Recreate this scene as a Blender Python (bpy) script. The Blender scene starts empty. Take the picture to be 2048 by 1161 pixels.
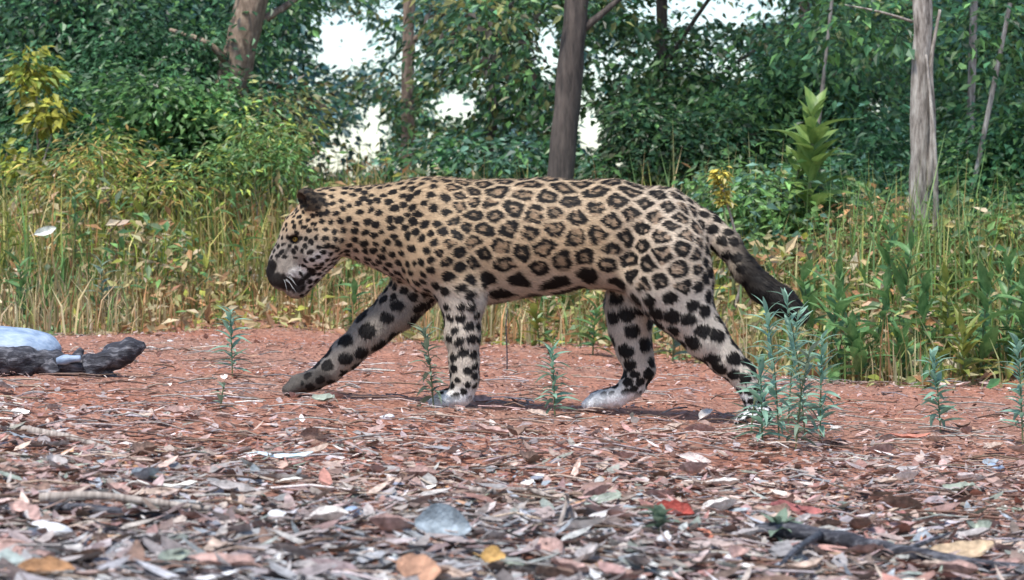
import bpy, math, random
import numpy as np
from mathutils import Vector, Matrix, noise, kdtree
R = math.radians
random.seed(7); rng = np.random.default_rng(7)

# ---------------------------------------------------------------- camera, sky, sun, exposure
scene = bpy.context.scene
C = scene.collection
D = 9.0            # camera to the cat
HC = 0.578         # camera height above the ground under the cat
F = 640.0 * D      # focal length in photo pixels (2048 wide)
HOR = 450.0        # horizon row
cam = bpy.data.cameras.new('camera'); camo = bpy.data.objects.new('camera', cam); C.objects.link(camo)
camo.location = (0, -D, HC); camo.rotation_euler = (R(90), 0, 0)
cam.sensor_width = 36; cam.lens = 36 * F / 2048
cam.shift_y = -(580.5 - HOR) / 2048
cam.clip_start = .1; cam.clip_end = 3000
cam.dof.use_dof = True; cam.dof.focus_distance = D; cam.dof.aperture_fstop = 9
scene.camera = camo
w = bpy.data.worlds.new("World"); scene.world = w; w.use_nodes = True
nt = w.node_tree; bg = nt.nodes['Background']
sky = nt.nodes.new('ShaderNodeTexSky'); sky.sky_type = 'NISHITA'; sky.sun_disc = False
SUN_EL, SUN_AZ = 64, 212       # degrees; azimuth clockwise from +Y
sky.sun_elevation = R(SUN_EL); sky.sun_rotation = R(SUN_AZ)
sky.air_density = 1.0; sky.dust_density = .7; sky.ozone_density = 1.6
nt.links.new(sky.outputs[0], bg.inputs[0]); bg.inputs[1].default_value = 0.12
sl = bpy.data.lights.new('sun', 'SUN'); sl.energy = 2.8; sl.angle = R(9); sl.color = (1, .95, .88)
so = bpy.data.objects.new('sun', sl); C.objects.link(so)
sd = Vector((math.sin(R(SUN_AZ)) * math.cos(R(SUN_EL)), math.cos(R(SUN_AZ)) * math.cos(R(SUN_EL)), math.sin(R(SUN_EL))))
so.rotation_euler = sd.to_track_quat('Z', 'Y').to_euler(); so.location = sd * 30
scene.view_settings.view_transform = 'Standard'; scene.view_settings.look = 'None'
scene.view_settings.gamma = 1; scene.view_settings.use_curve_mapping = False
scene.view_settings.exposure = 1.02

# ---------------------------------------------------------------- helpers
def at(px, py, depth):
    return np.array([(px - 1024) / F * depth, depth - D, HC - (py - HOR) / F * depth])
def gx(px, depth): return (px - 1024) / F * depth
def proj(p):
    d = p[:, 1] + D
    return 1024 + p[:, 0] / d * F, HOR + (HC - p[:, 2]) / d * F

def edge(x):      # where the clearing ends (y of the edge at x)
    return np.interp(x, [-4, -2.4, -1.2, .2, 1.0, 1.6, 4], [4.6, 4.4, 5.0, 5.2, 3.8, 2.75, 2.6])
def ground_z(x, y):
    x = np.asarray(x, float); y = np.asarray(y, float)
    z = -0.09 * np.tanh(x / 1.5)
    s = (np.sin(x * 2.1 + y * 1.3) * np.sin(y * 1.7 - x * .9 + 1.3) * .5 + np.sin(x * 4.3 - y * 3.1 + 2) * .25)
    amp = .022 * np.clip((np.abs(y) - .2) / 1.2, 0.12, 1)
    bank = .60 * (1 - np.exp(-np.clip(y - edge(x) - .15, 0, 60) / 4.5))
    z = z + bank
    far = np.clip((np.abs(y) - 12) / 60, 0, 1) * np.sin(x * .11 + y * .07) * .5
    return z + s * amp + far

def tag(o, label=None, cat=None, group=None, kind=None):
    if label: o['label'] = label
    if cat: o['category'] = cat
    if group: o['group'] = group
    if kind: o['kind'] = kind
    return o
def thing(name, loc, label, cat, group=None, rot=(0, 0, 0)):
    o = bpy.data.objects.new(name, None); C.objects.link(o); o.empty_display_size = .1
    o.location = loc; o.rotation_euler = rot
    return tag(o, label, cat, group)
def npmesh(name, V, faces, col=None, mat=None, smooth=False):
    """faces: list of int arrays (N,3) or (N,4)"""
    V = np.asarray(V, np.float32).reshape(-1, 3)
    if not isinstance(faces, list): faces = [faces]
    faces = [np.asarray(f, np.int32) for f in faces if len(f)]
    loops = np.concatenate([f.ravel() for f in faces])
    cnt = np.concatenate([np.full(len(f), f.shape[1], np.int32) for f in faces])
    start = np.concatenate([[0], np.cumsum(cnt)[:-1]]).astype(np.int32)
    me = bpy.data.meshes.new(name)
    me.vertices.add(len(V)); me.vertices.foreach_set('co', V.ravel())
    me.loops.add(len(loops)); me.loops.foreach_set('vertex_index', loops)
    me.polygons.add(len(cnt)); me.polygons.foreach_set('loop_start', start); me.polygons.foreach_set('loop_total', cnt)
    me.update(calc_edges=True)
    me.polygons.foreach_set('use_smooth', np.full(len(cnt), smooth, bool))
    if col is not None:
        a = me.color_attributes.new('Col', 'FLOAT_COLOR', 'POINT')
        c = np.ones((len(V), 4), np.float32); c[:, :3] = col
        a.data.foreach_set('color', c.ravel())
    if mat: me.materials.append(mat)
    return me
def link(name, me, parent=None, loc=None):
    o = bpy.data.objects.new(name, me); C.objects.link(o)
    if parent: o.parent = parent
    if loc is not None: o.location = loc
    return o
def unit(v): return v / (np.linalg.norm(v, axis=-1, keepdims=True) + 1e-9)

# ---------------------------------------------------------------- materials
def newmat(name):
    m = bpy.data.materials.new(name); m.use_nodes = True
    t = m.node_tree; b = t.nodes['Principled BSDF']
    return m, t, b
def N(t, ty, **kw):
    n = t.nodes.new(ty)
    for k, v in kw.items(): setattr(n, k, v)
    return n
def colmat(name, rough=.6, spec=.3, transl=0., nscale=40, namp=.35, bump=0., bscale=150, coords='Object'):
    m, t, b = newmat(name)
    a = N(t, 'ShaderNodeAttribute', attribute_name='Col')
    tc = N(t, 'ShaderNodeTexCoord')
    n = N(t, 'ShaderNodeTexNoise'); n.inputs['Scale'].default_value = nscale; n.inputs['Detail'].default_value = 4
    t.links.new(tc.outputs[coords], n.inputs['Vector'])
    mr = N(t, 'ShaderNodeMapRange'); mr.inputs[1].default_value = .3; mr.inputs[2].default_value = .7
    mr.inputs[3].default_value = 1 - namp; mr.inputs[4].default_value = 1 + namp
    t.links.new(n.outputs[0], mr.inputs[0])
    mx = N(t, 'ShaderNodeVectorMath', operation='SCALE')
    t.links.new(a.outputs['Color'], mx.inputs[0]); t.links.new(mr.outputs[0], mx.inputs['Scale'])
    t.links.new(mx.outputs[0], b.inputs['Base Color'])
    b.inputs['Roughness'].default_value = rough; b.inputs['Specular IOR Level'].default_value = spec
    if bump:
        n2 = N(t, 'ShaderNodeTexNoise'); n2.inputs['Scale'].default_value = bscale; n2.inputs['Detail'].default_value = 5
        t.links.new(tc.outputs[coords], n2.inputs['Vector'])
        bp = N(t, 'ShaderNodeBump'); bp.inputs['Strength'].default_value = bump; bp.inputs['Distance'].default_value = .01
        t.links.new(n2.outputs[0], bp.inputs['Height']); t.links.new(bp.outputs[0], b.inputs['Normal'])
    if transl:
        tr = N(t, 'ShaderNodeBsdfTranslucent'); t.links.new(mx.outputs[0], tr.inputs[0])
        mi = N(t, 'ShaderNodeMixShader'); mi.inputs[0].default_value = transl
        t.links.new(b.outputs[0], mi.inputs[1]); t.links.new(tr.outputs[0], mi.inputs[2])
        t.links.new(mi.outputs[0], t.nodes['Material Output'].inputs[0])
    return m
def plainmat(name, c1, c2, scale=(8, 8, 8), rough=.75, spec=.3, bump=.4, detail=8, dist=.01, transl=0, c3=None):
    m, t, b = newmat(name)
    tc = N(t, 'ShaderNodeTexCoord'); mp = N(t, 'ShaderNodeMapping'); mp.inputs['Scale'].default_value = scale
    t.links.new(tc.outputs['Object'], mp.inputs[0])
    n = N(t, 'ShaderNodeTexNoise'); n.inputs['Scale'].default_value = 1; n.inputs['Detail'].default_value = detail; n.inputs['Roughness'].default_value = .65
    t.links.new(mp.outputs[0], n.inputs['Vector'])
    cr = N(t, 'ShaderNodeValToRGB'); cr.color_ramp.elements[0].position = .32; cr.color_ramp.elements[1].position = .68
    cr.color_ramp.elements[0].color = (*c1, 1); cr.color_ramp.elements[1].color = (*c2, 1)
    if c3:
        e = cr.color_ramp.elements.new(.5); e.color = (*c3, 1)
    t.links.new(n.outputs[0], cr.inputs[0]); t.links.new(cr.outputs[0], b.inputs['Base Color'])
    b.inputs['Roughness'].default_value = rough; b.inputs['Specular IOR Level'].default_value = spec
    if bump:
        bp = N(t, 'ShaderNodeBump'); bp.inputs['Strength'].default_value = bump; bp.inputs['Distance'].default_value = dist
        t.links.new(n.outputs[0], bp.inputs['Height']); t.links.new(bp.outputs[0], b.inputs['Normal'])
    if transl:
        tr = N(t, 'ShaderNodeBsdfTranslucent'); t.links.new(cr.outputs[0], tr.inputs[0])
        mi = N(t, 'ShaderNodeMixShader'); mi.inputs[0].default_value = transl
        t.links.new(b.outputs[0], mi.inputs[1]); t.links.new(tr.outputs[0], mi.inputs[2])
        t.links.new(mi.outputs[0], t.nodes['Material Output'].inputs[0])
    return m
M_leaf = colmat('foliage', rough=.42, spec=.45, transl=.35, nscale=25, namp=.3)
M_grass = colmat('grass_blades', rough=.6, spec=.3, transl=.3, nscale=8, namp=.25)
M_litter = colmat('dead_leaves', rough=.62, spec=.35, transl=.06, nscale=70, namp=.38, bump=.5, bscale=220)
M_coat = colmat('spotted_coat', rough=.7, spec=.15, nscale=160, namp=.16, bump=.35, bscale=420)
M_fur = colmat('short_fur', rough=.6, spec=.2, nscale=200, namp=.22)
M_bark_tan = plainmat('tan_bark', (.12, .085, .06), (.42, .33, .25), (34, 34, 11), bump=.9, dist=.02, c3=(.24, .175, .13))
M_bark_dark = plainmat('dark_bark', (.035, .03, .028), (.13, .105, .09), (26, 26, 5), bump=.9, dist=.02)
M_bark_pale = plainmat('pale_bark', (.06, .05, .04), (.50, .47, .42), (44, 44, 9), bump=.8, dist=.015, c3=(.27, .24, .21))
M_stem = plainmat('green_stem', (.07, .11, .04), (.2, .2, .1), (30, 30, 30), bump=.1)
M_twig = plainmat('dry_twig', (.13, .10, .085), (.46, .40, .35), (120, 14, 14), bump=.5, dist=.004)
M_char = plainmat('dark_rotten_wood', (.012, .012, .016), (.20, .20, .22), (14, 60, 60), rough=.55, bump=1, dist=.012, c3=(.035, .035, .045))
M_stone = plainmat('pale_blue_stone', (.13, .19, .28), (.40, .48, .58), (12, 30, 30), rough=.5, spec=.45, bump=.6, c3=(.26, .34, .46))
M_white = plainmat('white_stone', (.42, .42, .43), (.82, .82, .82), (40, 40, 40), rough=.6, bump=.6, dist=.004)

# soil
def soil():
    m, t, b = newmat('red_soil')
    tc = N(t, 'ShaderNodeTexCoord')
    n1 = N(t, 'ShaderNodeTexNoise'); n1.inputs['Scale'].default_value = 1.1; n1.inputs['Detail'].default_value = 6
    n2 = N(t, 'ShaderNodeTexNoise'); n2.inputs['Scale'].default_value = 22; n2.inputs['Detail'].default_value = 8; n2.inputs['Roughness'].default_value = .7
    v = N(t, 'ShaderNodeTexVoronoi'); v.inputs['Scale'].default_value = 55
    for k in (n1, n2, v): t.links.new(tc.outputs['Object'], k.inputs['Vector'])
    r1 = N(t, 'ShaderNodeValToRGB'); e = r1.color_ramp.elements
    e[0].position = .35; e[0].color = (.45, .21, .14, 1); e[1].position = .65; e[1].color = (.41, .245, .185, 1)
    r2 = N(t, 'ShaderNodeValToRGB'); e = r2.color_ramp.elements
    e[0].position = .3; e[0].color = (.45, .38, .36, 1); e[1].position = .7; e[1].color = (1.25, 1.2, 1.18, 1)
    t.links.new(n1.outputs[0], r1.inputs[0]); t.links.new(n2.outputs[0], r2.inputs[0])
    mu = N(t, 'ShaderNodeMix', data_type='RGBA', blend_type='MULTIPLY'); mu.inputs[0].default_value = 1
    t.links.new(r1.outputs[0], mu.inputs[6]); t.links.new(r2.outputs[0], mu.inputs[7])
    t.links.new(mu.outputs[2], b.inputs['Base Color']); b.inputs['Roughness'].default_value = .9
    b.inputs['Specular IOR Level'].default_value = .2
    ad = N(t, 'ShaderNodeMath', operation='ADD'); t.links.new(n2.outputs[0], ad.inputs[0]); t.links.new(v.outputs[0], ad.inputs[1])
    bp = N(t, 'ShaderNodeBump'); bp.inputs['Strength'].default_value = .9; bp.inputs['Distance'].default_value = .02
    t.links.new(ad.outputs[0], bp.inputs['Height']); t.links.new(bp.outputs[0], b.inputs['Normal'])
    return m
M_soil = soil()

# ---------------------------------------------------------------- ground
def axis(inner, step, outer):
    a = list(np.arange(-inner, inner + 1e-6, step)); s = step
    while a[-1] < outer:
        s *= 1.35; a.append(a[-1] + s); a.insert(0, a[0] - s)
    return np.array(a)
gxs = axis(4.5, .05, 900); gys = axis(9, .06, 900)
X, Y = np.meshgrid(gxs, gys, indexing='ij')
Z = ground_z(X, Y)
near = (np.abs(X) < 4.4) & (np.abs(Y) < 8.8)
Z[near] += rng.normal(0, .0035, near.sum())
nx, ny = X.shape
idx = np.arange(nx * ny).reshape(nx, ny)
q = np.stack([idx[:-1, :-1], idx[1:, :-1], idx[1:, 1:], idx[:-1, 1:]], -1).reshape(-1, 4)
tag(link('ground', npmesh('ground', np.stack([X, Y, Z], -1), q, None, M_soil, True)), kind='structure')

# ---------------------------------------------------------------- leaf and blade scatterers
def frames(dirs, ups):
    d = unit(dirs); s = unit(np.cross(d, ups)); n = np.cross(s, d)
    return d, s, n
def leaf_arrays(P, d, s, n, L, W, curl, col, shape='simple'):
    """leaves growing from P along d; s sideways; n normal"""
    if shape == 'simple':
        T = np.array([[0, 0, 0], [.42, -.5, .10], [1, 0, -.12], [.42, .5, .10]])
        faces = [np.array([[0, 1, 2], [0, 2, 3]])]
    else:
        T = np.array([[0, 0, 0], [.35, 0, 0], [.72, 0, 0], [1, 0, 0], [.3, -.46, .12], [.3, .46, .12], [.7, -.36, .1], [.7, .36, .1]])
        faces = [np.array([[0, 4, 1], [0, 1, 5], [2, 6, 3], [7, 2, 3]]), np.array([[1, 4, 6, 2], [5, 1, 2, 7]])]
    k = len(T); n_ = len(P)
    L = np.broadcast_to(L, n_)[:, None, None]; W = np.broadcast_to(W, n_)[:, None, None]; curl = np.broadcast_to(curl, n_)[:, None, None]
    tx = T[None, :, 0, None]; ty = T[None, :, 1, None]; tz = T[None, :, 2, None]
    V = P[:, None, :] + d[:, None, :] * (tx * L) + s[:, None, :] * (ty * W) + n[:, None, :] * (tz * W - curl * tx * tx * L)
    F_ = [(f[None] + (np.arange(n_) * k)[:, None, None]).reshape(-1, f.shape[1]) for f in faces]
    Cc = np.repeat(col, k, axis=0)
    return V.reshape(-1, 3), F_, Cc
def pal(n, colors, weights=None, jit=.18):
    colors = np.array(colors, float)
    i = rng.choice(len(colors), n, p=None if weights is None else np.array(weights) / sum(weights))
    c = colors[i] * (1 + rng.normal(0, jit, (n, 1))) * (1 + rng.normal(0, .035, (n, 3)))
    return np.clip(c, .004, .95)

GAPS = [(690, 80, 74, 64, .99), (700, 300, 70, 58, .76), (742, 250, 40, 50, .95), (905, 212, 50, 34, .98), (1095, 95, 34, 70, .93), (1183, 268, 32, 50, .98),
        (1430, 14, 190, 42, .95), (1235, 125, 70, 50, .55), (1400, 105, 150, 50, .5), (790, 110, 60, 70, .62), (1755, 215, 28, 26, .8),
        (850, 338, 60, 22, .7), (1240, 320, 20, 14, .95), (790, 15, 40, 26, .8), (645, 320, 40, 40, .85), (1000, 325, 150, 35, .6), (1170, 180, 60, 120, .5), (560, 150, 40, 60, .4), (960, 180, 50, 40, .4), (1750, 40, 16, 12, .9), (1470, 140, 60, 40, .6)]
def keep_gap(P):
    u, v = proj(P); k = np.ones(len(P), bool)
    wob = rng.normal(0, .22, len(P))
    for cx, cy, rx, ry, p in GAPS:
        r = np.sqrt(((u - cx) / rx) ** 2 + ((v - cy) / ry) ** 2) + wob
        k &= ~((r < 1) & (rng.random(len(P)) < p))
    return k

def crown_mesh(name, blobs, nclump, per, leaf, palette, weights=None, csig=.16, flat=.5, gap=True, shape='simple', aspect=.5):
    """blobs: list of (cx,cy,cz,rx,ry,rz) world; leaves in clumps through their volume"""
    vol = np.array([b[3] * b[4] * b[5] for b in blobs]) ** .7
    bi = rng.choice(len(blobs), nclump, p=vol / vol.sum())
    B = np.array(blobs)[bi]
    dirs = unit(rng.normal(size=(nclump, 3)))
    rad = rng.random(nclump)[:, None] ** .42
    cc = B[:, :3] + dirs * rad * B[:, 3:] * (1 + rng.normal(0, .09, (nclump, 1)))
    ccol = pal(nclump, palette, weights, .22)
    ci = np.repeat(np.arange(nclump), per); n = len(ci)
    off = rng.normal(size=(n, 3)) * csig * np.array([1, 1, .62])
    P = cc[ci] + off
    k = (P[:, 2] > ground_z(P[:, 0], P[:, 1]) + .02)
    if gap: k &= keep_gap(P)
    P = P[k]; ci = ci[k]; off = off[k]; n = len(P)
    dr = unit(off + rng.normal(0, csig * .5, (n, 3))); dr[:, 2] = dr[:, 2] * .6 - .35
    up = unit(rng.normal(0, flat, (n, 3)) + np.array([0, -.25, 1]))
    d, s, nn = frames(dr, up)
    L = leaf * rng.uniform(.55, 1.3, n)
    col = ccol[ci] * (1 + rng.normal(0, .2, (n, 1)))
    hi_ = rng.random(n) < .10; col[hi_] = col[hi_] * 1.8 + .02
    return leaf_arrays(P, d, s, nn, L, L * aspect * rng.uniform(.8, 1.25, n), rng.uniform(-.05, .35, n), np.clip(col, .004, .95), shape)

def tube(pts, rad, seg=10, rough=.0, cap=True, lump=3.0):
    pts = np.array(pts, float); rad = np.array(rad, float)
    # resample with Catmull-Rom
    P = []; Rr = []
    n = len(pts)
    for i in range(n - 1):
        p0 = pts[max(i - 1, 0)]; p1 = pts[i]; p2 = pts[i + 1]; p3 = pts[min(i + 2, n - 1)]
        st = 10 if seg > 20 else 6
        for j in range(st):
            t = j / st
            P.append(.5 * ((2 * p1) + (-p0 + p2) * t + (2 * p0 - 5 * p1 + 4 * p2 - p3) * t * t + (-p0 + 3 * p1 - 3 * p2 + p3) * t ** 3))
            Rr.append(rad[i] * (1 - t) + rad[i + 1] * t)
    P.append(pts[-1]); Rr.append(rad[-1]); P = np.array(P); Rr = np.array(Rr)
    T = unit(np.gradient(P, axis=0))
    ref = np.array([0, 1., 0]) if abs(T[0][1]) < .8 else np.array([1., 0, 0])
    V = []
    sd_ = random.random() * 50
    for i in range(len(P)):
        s_ = unit(np.cross(T[i], ref)); n_ = np.cross(s_, T[i])
        for k in range(seg):
            a = 2 * math.pi * k / seg
            off = s_ * math.cos(a) + n_ * math.sin(a)
            r = Rr[i]
            if rough:
                q_ = P[i] + off * r
                r *= 1 + rough * noise.noise(Vector((q_[0] * lump * 3 + sd_, q_[1] * lump * 3, q_[2] * lump))) + rough * .5 * noise.noise(Vector(q_ * 14 * lump / 3))
            V.append(P[i] + off * r)
    m = len(P); f = []
    for i in range(m - 1):
        for k in range(seg):
            f.append((i * seg + k, i * seg + (k + 1) % seg, (i + 1) * seg + (k + 1) % seg, (i + 1) * seg + k))
    tri = []
    if cap:
        V.append(P[0]); V.append(P[-1]); a, b = len(V) - 2, len(V) - 1
        for k in range(seg):
            tri.append((a, (k + 1) % seg, k)); tri.append((b, (m - 1) * seg + k, (m - 1) * seg + (k + 1) % seg))
    return np.array(V), [np.array(f), np.array(tri)] if tri else [np.array(f)]
def join(parts):
    V = []; fs = {3: [], 4: []}; Cs = []; o = 0
    for p in parts:
        v, f = p[0], p[1]
        V.append(v)
        for a in f:
            if len(a): fs[a.shape[1]].append(a + o)
        if len(p) > 2: Cs.append(p[2])
        o += len(v)
    return np.concatenate(V), [np.concatenate(fs[k]) for k in (3, 4) if fs[k]], (np.concatenate(Cs) if Cs else None)

DG = (.042, .11, .05); MG = (.10, .21, .065); TG = (.065, .175, .075); YG = (.28, .34, .06); OL = (.20, .215, .075)
LG = (.15, .28, .085); ST = (.44, .35, .18); OR = (.38, .21, .10); BG = (.10, .21, .15)

# ---------------------------------------------------------------- trees
def tree(label, px, depth, dpx, top_px, width_px, mat, blobs, palette, weights=None, height=6.5, nclump=160, per=40, leaf=.068, limbs=(), group=None, name='forest_tree', csig=.2, rough=.16):
    """trunk passes px at row dpx and top_px at row 0"""
    p1 = at(px, dpx, depth); p0 = at(top_px, 0, depth)
    sl_ = (p0 - p1) / (p0[2] - p1[2])
    gz = float(ground_z(p1[0], p1[1]))
    base = p1 + sl_ * (gz - p1[2]); r = width_px / 2 / F * depth
    def on(z): 
        q_ = base + sl_ * (z - gz); q_[0] += math.sin(z * 1.1 + px) * .02; return q_
    root = thing(name, base, label, 'tree', group)
    zs = [gz - .15, gz + .12, gz + .6, gz + 1.6, gz + 2.8, gz + 4.2, height]
    rr = [r * 1.7, r * 1.35, r * 1.12, r, r * .92, r * .75, r * .35]
    V, f = tube([on(z) for z in zs], rr, 28, rough, True, lump=5)
    link('trunk', npmesh('trunk', V - base, f, None, mat, True), root)
    for pts, lr in limbs:
        V, f = tube(pts, np.linspace(lr, lr * .35, len(pts)), 8, .12)
        link('limb', npmesh('limb', V - base, f, None, mat, True), root)
    for k in range(3):     # crown limbs above the frame
        a = random.random() * 6.28; z0 = height * random.uniform(.55, .8)
        p = on(z0); e = p + np.array([math.cos(a), math.sin(a), .7]) * random.uniform(.9, 1.4)
        V, f = tube([p, (p + e) / 2 + [0, 0, .1], e], [r * .5, r * .35, r * .15], 7)
        link('limb', npmesh('limb', V - base, f, None, mat, True), root)
    top = on(height)
    bl = list(blobs) + [(top[0], top[1], top[2] - .2, 1.3, 1.3, .9)]
    V, f, c = crown_mesh('crown', bl, nclump, per, leaf, palette, weights, csig)
    link('crown', npmesh('crown', V - base, f, c, M_leaf), root)
    return root
def bl(px, py, depth, rx, rz, ry=.5):
    p = at(px, py, depth); return (p[0], p[1], p[2], rx, ry, rz)

tree('tan-barked tree leaning slightly right behind the yellow bush, thick trunk', 440, 18, 240, 500, 62, M_bark_tan,
     [bl(330, 60, 18.6, .8, .35), bl(150, 40, 18.3, .6, .3), bl(560, 120, 18.8, .25, .5), bl(560, 10, 18.5, .4, .15)], [DG, MG, TG], [4, 3, 3],
     limbs=[([at(485, 60, 18), at(560, 20, 18.1), at(640, -40, 18.3)], .035), ([at(468, 150, 18), at(420, 90, 17.9), at(340, 60, 18)], .03)])
tree('thin grey tree between the two bright sky gaps', 812, 22, 340, 822, 24, M_bark_tan,
     [bl(790, 175, 22, .22, .18, .25), bl(810, 230, 22.1, .35, .25, .3), bl(760, 15, 22.4, .35, .15)], [OL, MG, DG, (.12, .13, .03)], [3, 3, 2, 2], nclump=150,
     limbs=[([at(818, 90, 22), at(850, 60, 22), at(880, 20, 22.2)], .03)])
tree('dark straight tree rising behind the middle of the cat', 1128, 16, 350, 1160, 50, M_bark_dark,
     [bl(1215, 15, 16.2, .14, .1, .2), bl(1000, 60, 16.6, .38, .24, .4), bl(950, 20, 16.5, .3, .15)], [DG, MG, (.06, .05, .04), OL], [3, 3, 1, 2],
     limbs=[([at(1152, 70, 16), at(1195, 35, 16), at(1260, -20, 16.1)], .03)])
tree('pale grey-barked tree standing at the right with a split trunk', 1840, 14, 500, 1838, 36, M_bark_pale,
     [bl(1720, 20, 14.3, .3, .14, .3), bl(1930, 60, 14.5, .25, .16, .3)], [MG, DG, TG], [2, 3, 2],
     limbs=[([at(1858, 380, 13.97), at(1866, 260, 13.95), at(1862, 130, 13.97), at(1880, 20, 14.0)], .02), ([at(1868, 520, 13.93), at(1872, 380, 13.9), at(1866, 250, 13.9), at(1852, 110, 13.94)], .017), ([at(1826, 44, 14), at(1760, 24, 14), at(1690, 10, 14.1)], .008)], rough=.26)
tree('slender pale sapling right of the pale grey trunk', 1936, 17, 230, 1946, 15, M_bark_pale, [bl(1950, 30, 17, .22, .16), bl(1990, 160, 17.4, .3, .3)], [BG, MG, TG], nclump=90, height=5, limbs=[])
tree('very thin whitish leaning stem near the right edge', 1984, 15.5, 190, 2018, 9, M_bark_pale, [bl(2030, 90, 15.9, .22, .3), bl(2020, 260, 16, .3, .25)], [MG, DG, TG], nclump=90, height=4.5)
tree('thin hanging pale vine-like stem above the broad-leaved plant', 1650, 16.5, 180, 1667, 7, M_bark_pale, [bl(1640, 80, 16.9, .5, .22), bl(1720, 120, 16.9, .3, .3)], [MG, DG, TG], nclump=110, height=4.2)
tree('dark leafy tree filling the upper left corner', 110, 19, 200, 118, 26, M_bark_dark,
     [bl(60, 100, 19, .9, .5), bl(260, 130, 19.2, .8, .42), bl(170, 10, 18.8, 1, .3), bl(400, 200, 19.5, .4, .4)], [DG, TG, (.016, .05, .034)], [4, 3, 3], nclump=520, per=44)
tree('dark tree behind the pale sky patch at upper right', 1600, 23, 200, 1608, 20, M_bark_dark,
     [bl(1650, 160, 23, .7, .5), bl(1600, 260, 23, .8, .4), bl(1730, 60, 23.4, .5, .4)], [DG, (.06, .14, .07), MG, OL], [3, 3, 3, 1], nclump=400, per=42)
tree('green-crowned tree between the thin grey and dark trunks', 985, 20, 300, 990, 18, M_bark_dark,
     [bl(980, 110, 20, .45, .4), bl(900, 60, 20, .35, .3), bl(1040, 230, 20.3, .35, .3), bl(960, 260, 20.2, .45, .25)], [MG, DG, OL, BG], [3, 3, 2, 2], nclump=340, per=40)
tree('low-branched tree right of the dark trunk with olive crown', 1330, 19, 300, 1322, 22, M_bark_dark,
     [bl(1330, 240, 19, .6, .33), bl(1260, 290, 19, .35, .2), bl(1420, 200, 19.2, .5, .25), bl(1320, 170, 19, .35, .12)], [DG, (.04, .085, .022), MG, OL], [4, 4, 2, 1], nclump=400, per=42, height=2.0)
tree('dark crowned tree at the far right edge', 2080, 18.5, 300, 2090, 30, M_bark_dark,
     [bl(2010, 250, 18.5, .6, .5), bl(1920, 320, 18.6, .5, .35), bl(2040, 60, 18.8, .5, .4), bl(1900, 150, 18.9, .35, .5)], [DG, TG, MG, LG], [3, 2, 4, 1], nclump=400, per=42)

# distant forest, one mass
far = []
for dep, y0, y1, n_, wcut in ((30, -260, 460, 900, .0), (36, -260, 470, 1100, 0), (44, -200, 470, 1200, 0)):
    for k in range(n_):
        px = random.uniform(-500, 2550); py = random.uniform(y0, y1)
        dens = 1.0
        if 600 < px < 1560 and py < 340: dens = .34
        if random.random() > dens: continue
        far.append((*at(px, py, dep + random.uniform(-2, 2)), .55, .55, .45))
V, f, c = crown_mesh('distant_forest', far, 9000, 42, .12, [(.03, .09, .05), TG, (.06, .16, .16), DG, BG, (.14, .27, .28)], [2, 3, 3, 1.5, 2.6, 2.4], .32)  # lighter blue-teal leaf tones paint distance haze into the foliage colour
tag(link('distant_forest', npmesh('distant_forest', V, f, c, M_leaf)), label='distant teal-green forest foliage behind all the nearer trees', cat='forest', kind='stuff')

# ---------------------------------------------------------------- shrubs
def shrub(name, label, px, depth, blobs, palette, weights=None, nclump=110, per=38, leaf=.056, csig=.11, group=None, aspect=.5, gap=True, stems=5, cat='shrub', shape='simple'):
    x = gx(px, depth); y = depth - D; base = np.array([x, y, float(ground_z(x, y))])
    root = thing(name, base, label, cat, group)
    parts = []
    for k in range(stems):
        b = random.choice(blobs); e = np.array(b[:3]) + rng.normal(0, .3, 3) * np.array(b[3:])
        mid = base * .5 + e * .5 + rng.normal(0, .05, 3)
        V, f = tube([base + rng.normal(0, .03, 3) * [1, 1, 0] - [0, 0, .03], mid, e], [.012, .009, .004], 5)
        link('stem', npmesh('stem', V - base, f, None, M_stem if k % 2 else M_twig, True), root)
    V, f, c = crown_mesh('foliage', blobs, nclump, per, leaf, palette, weights, csig, gap=gap, aspect=aspect, shape=shape)
    link('foliage', npmesh('foliage', V - base, f, c, M_leaf), root)
    return root
shrub('bush', 'thin yellow-leaved sapling at the left edge below the dark tree', 70, 16.5, [bl(60, 160, 16.5, .08, .14, .12), bl(85, 235, 16.4, .11, .12, .12), bl(50, 320, 16.4, .08, .16, .1)],
      [(.31, .31, .05), YG, (.3, .3, .05), LG], [4, 3, 2, 1], 34, 16, .075, .055)
shrub('bush', 'mid-green bush in front of the tan trunk at upper left', 380, 16.8, [bl(320, 215, 16.8, .26, .16), bl(400, 260, 16.9, .4, .2), bl(300, 300, 16.8, .35, .2)], [MG, (.06, .16, .04), LG, DG], [4, 3, 1, 2], 210, 38, .06)
shrub('bush', 'dark green bush left of the mid-green one', 190, 17.4, [bl(180, 240, 17.4, .45, .25), bl(80, 330, 17.2, .3, .2), bl(250, 300, 17.3, .3, .2)], [DG, MG, TG], [4, 2, 2], 210, 38)
shrub('bush', 'yellow-green bush with narrow leaves left of the cat', 200, 15.6, [bl(200, 320, 15.6, .2, .12), bl(300, 370, 15.5, .3, .12), bl(150, 370, 15.5, .25, .13)], [YG, LG, OL, (.42, .3, .09)], [3, 2, 3, 2], 90, 26, .06, .1, aspect=.22)
shrub('bush', 'green bush behind the head of the cat', 520, 16.2, [bl(540, 300, 16.2, .28, .22), bl(470, 350, 16.0, .3, .15), bl(590, 340, 16.3, .14, .2)], [LG, YG, (.09, .2, .07), OL], [3, 2, 2, 2], 100, 30, .055, .1, aspect=.3)
shrub('bush', 'brown-green twiggy bush below the tan trunk', 550, 17.2, [bl(570, 240, 17.2, .22, .25), bl(500, 290, 17.2, .25, .2)], [OL, DG, (.10, .075, .045)], [3, 2, 2], 110, 22)
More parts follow.
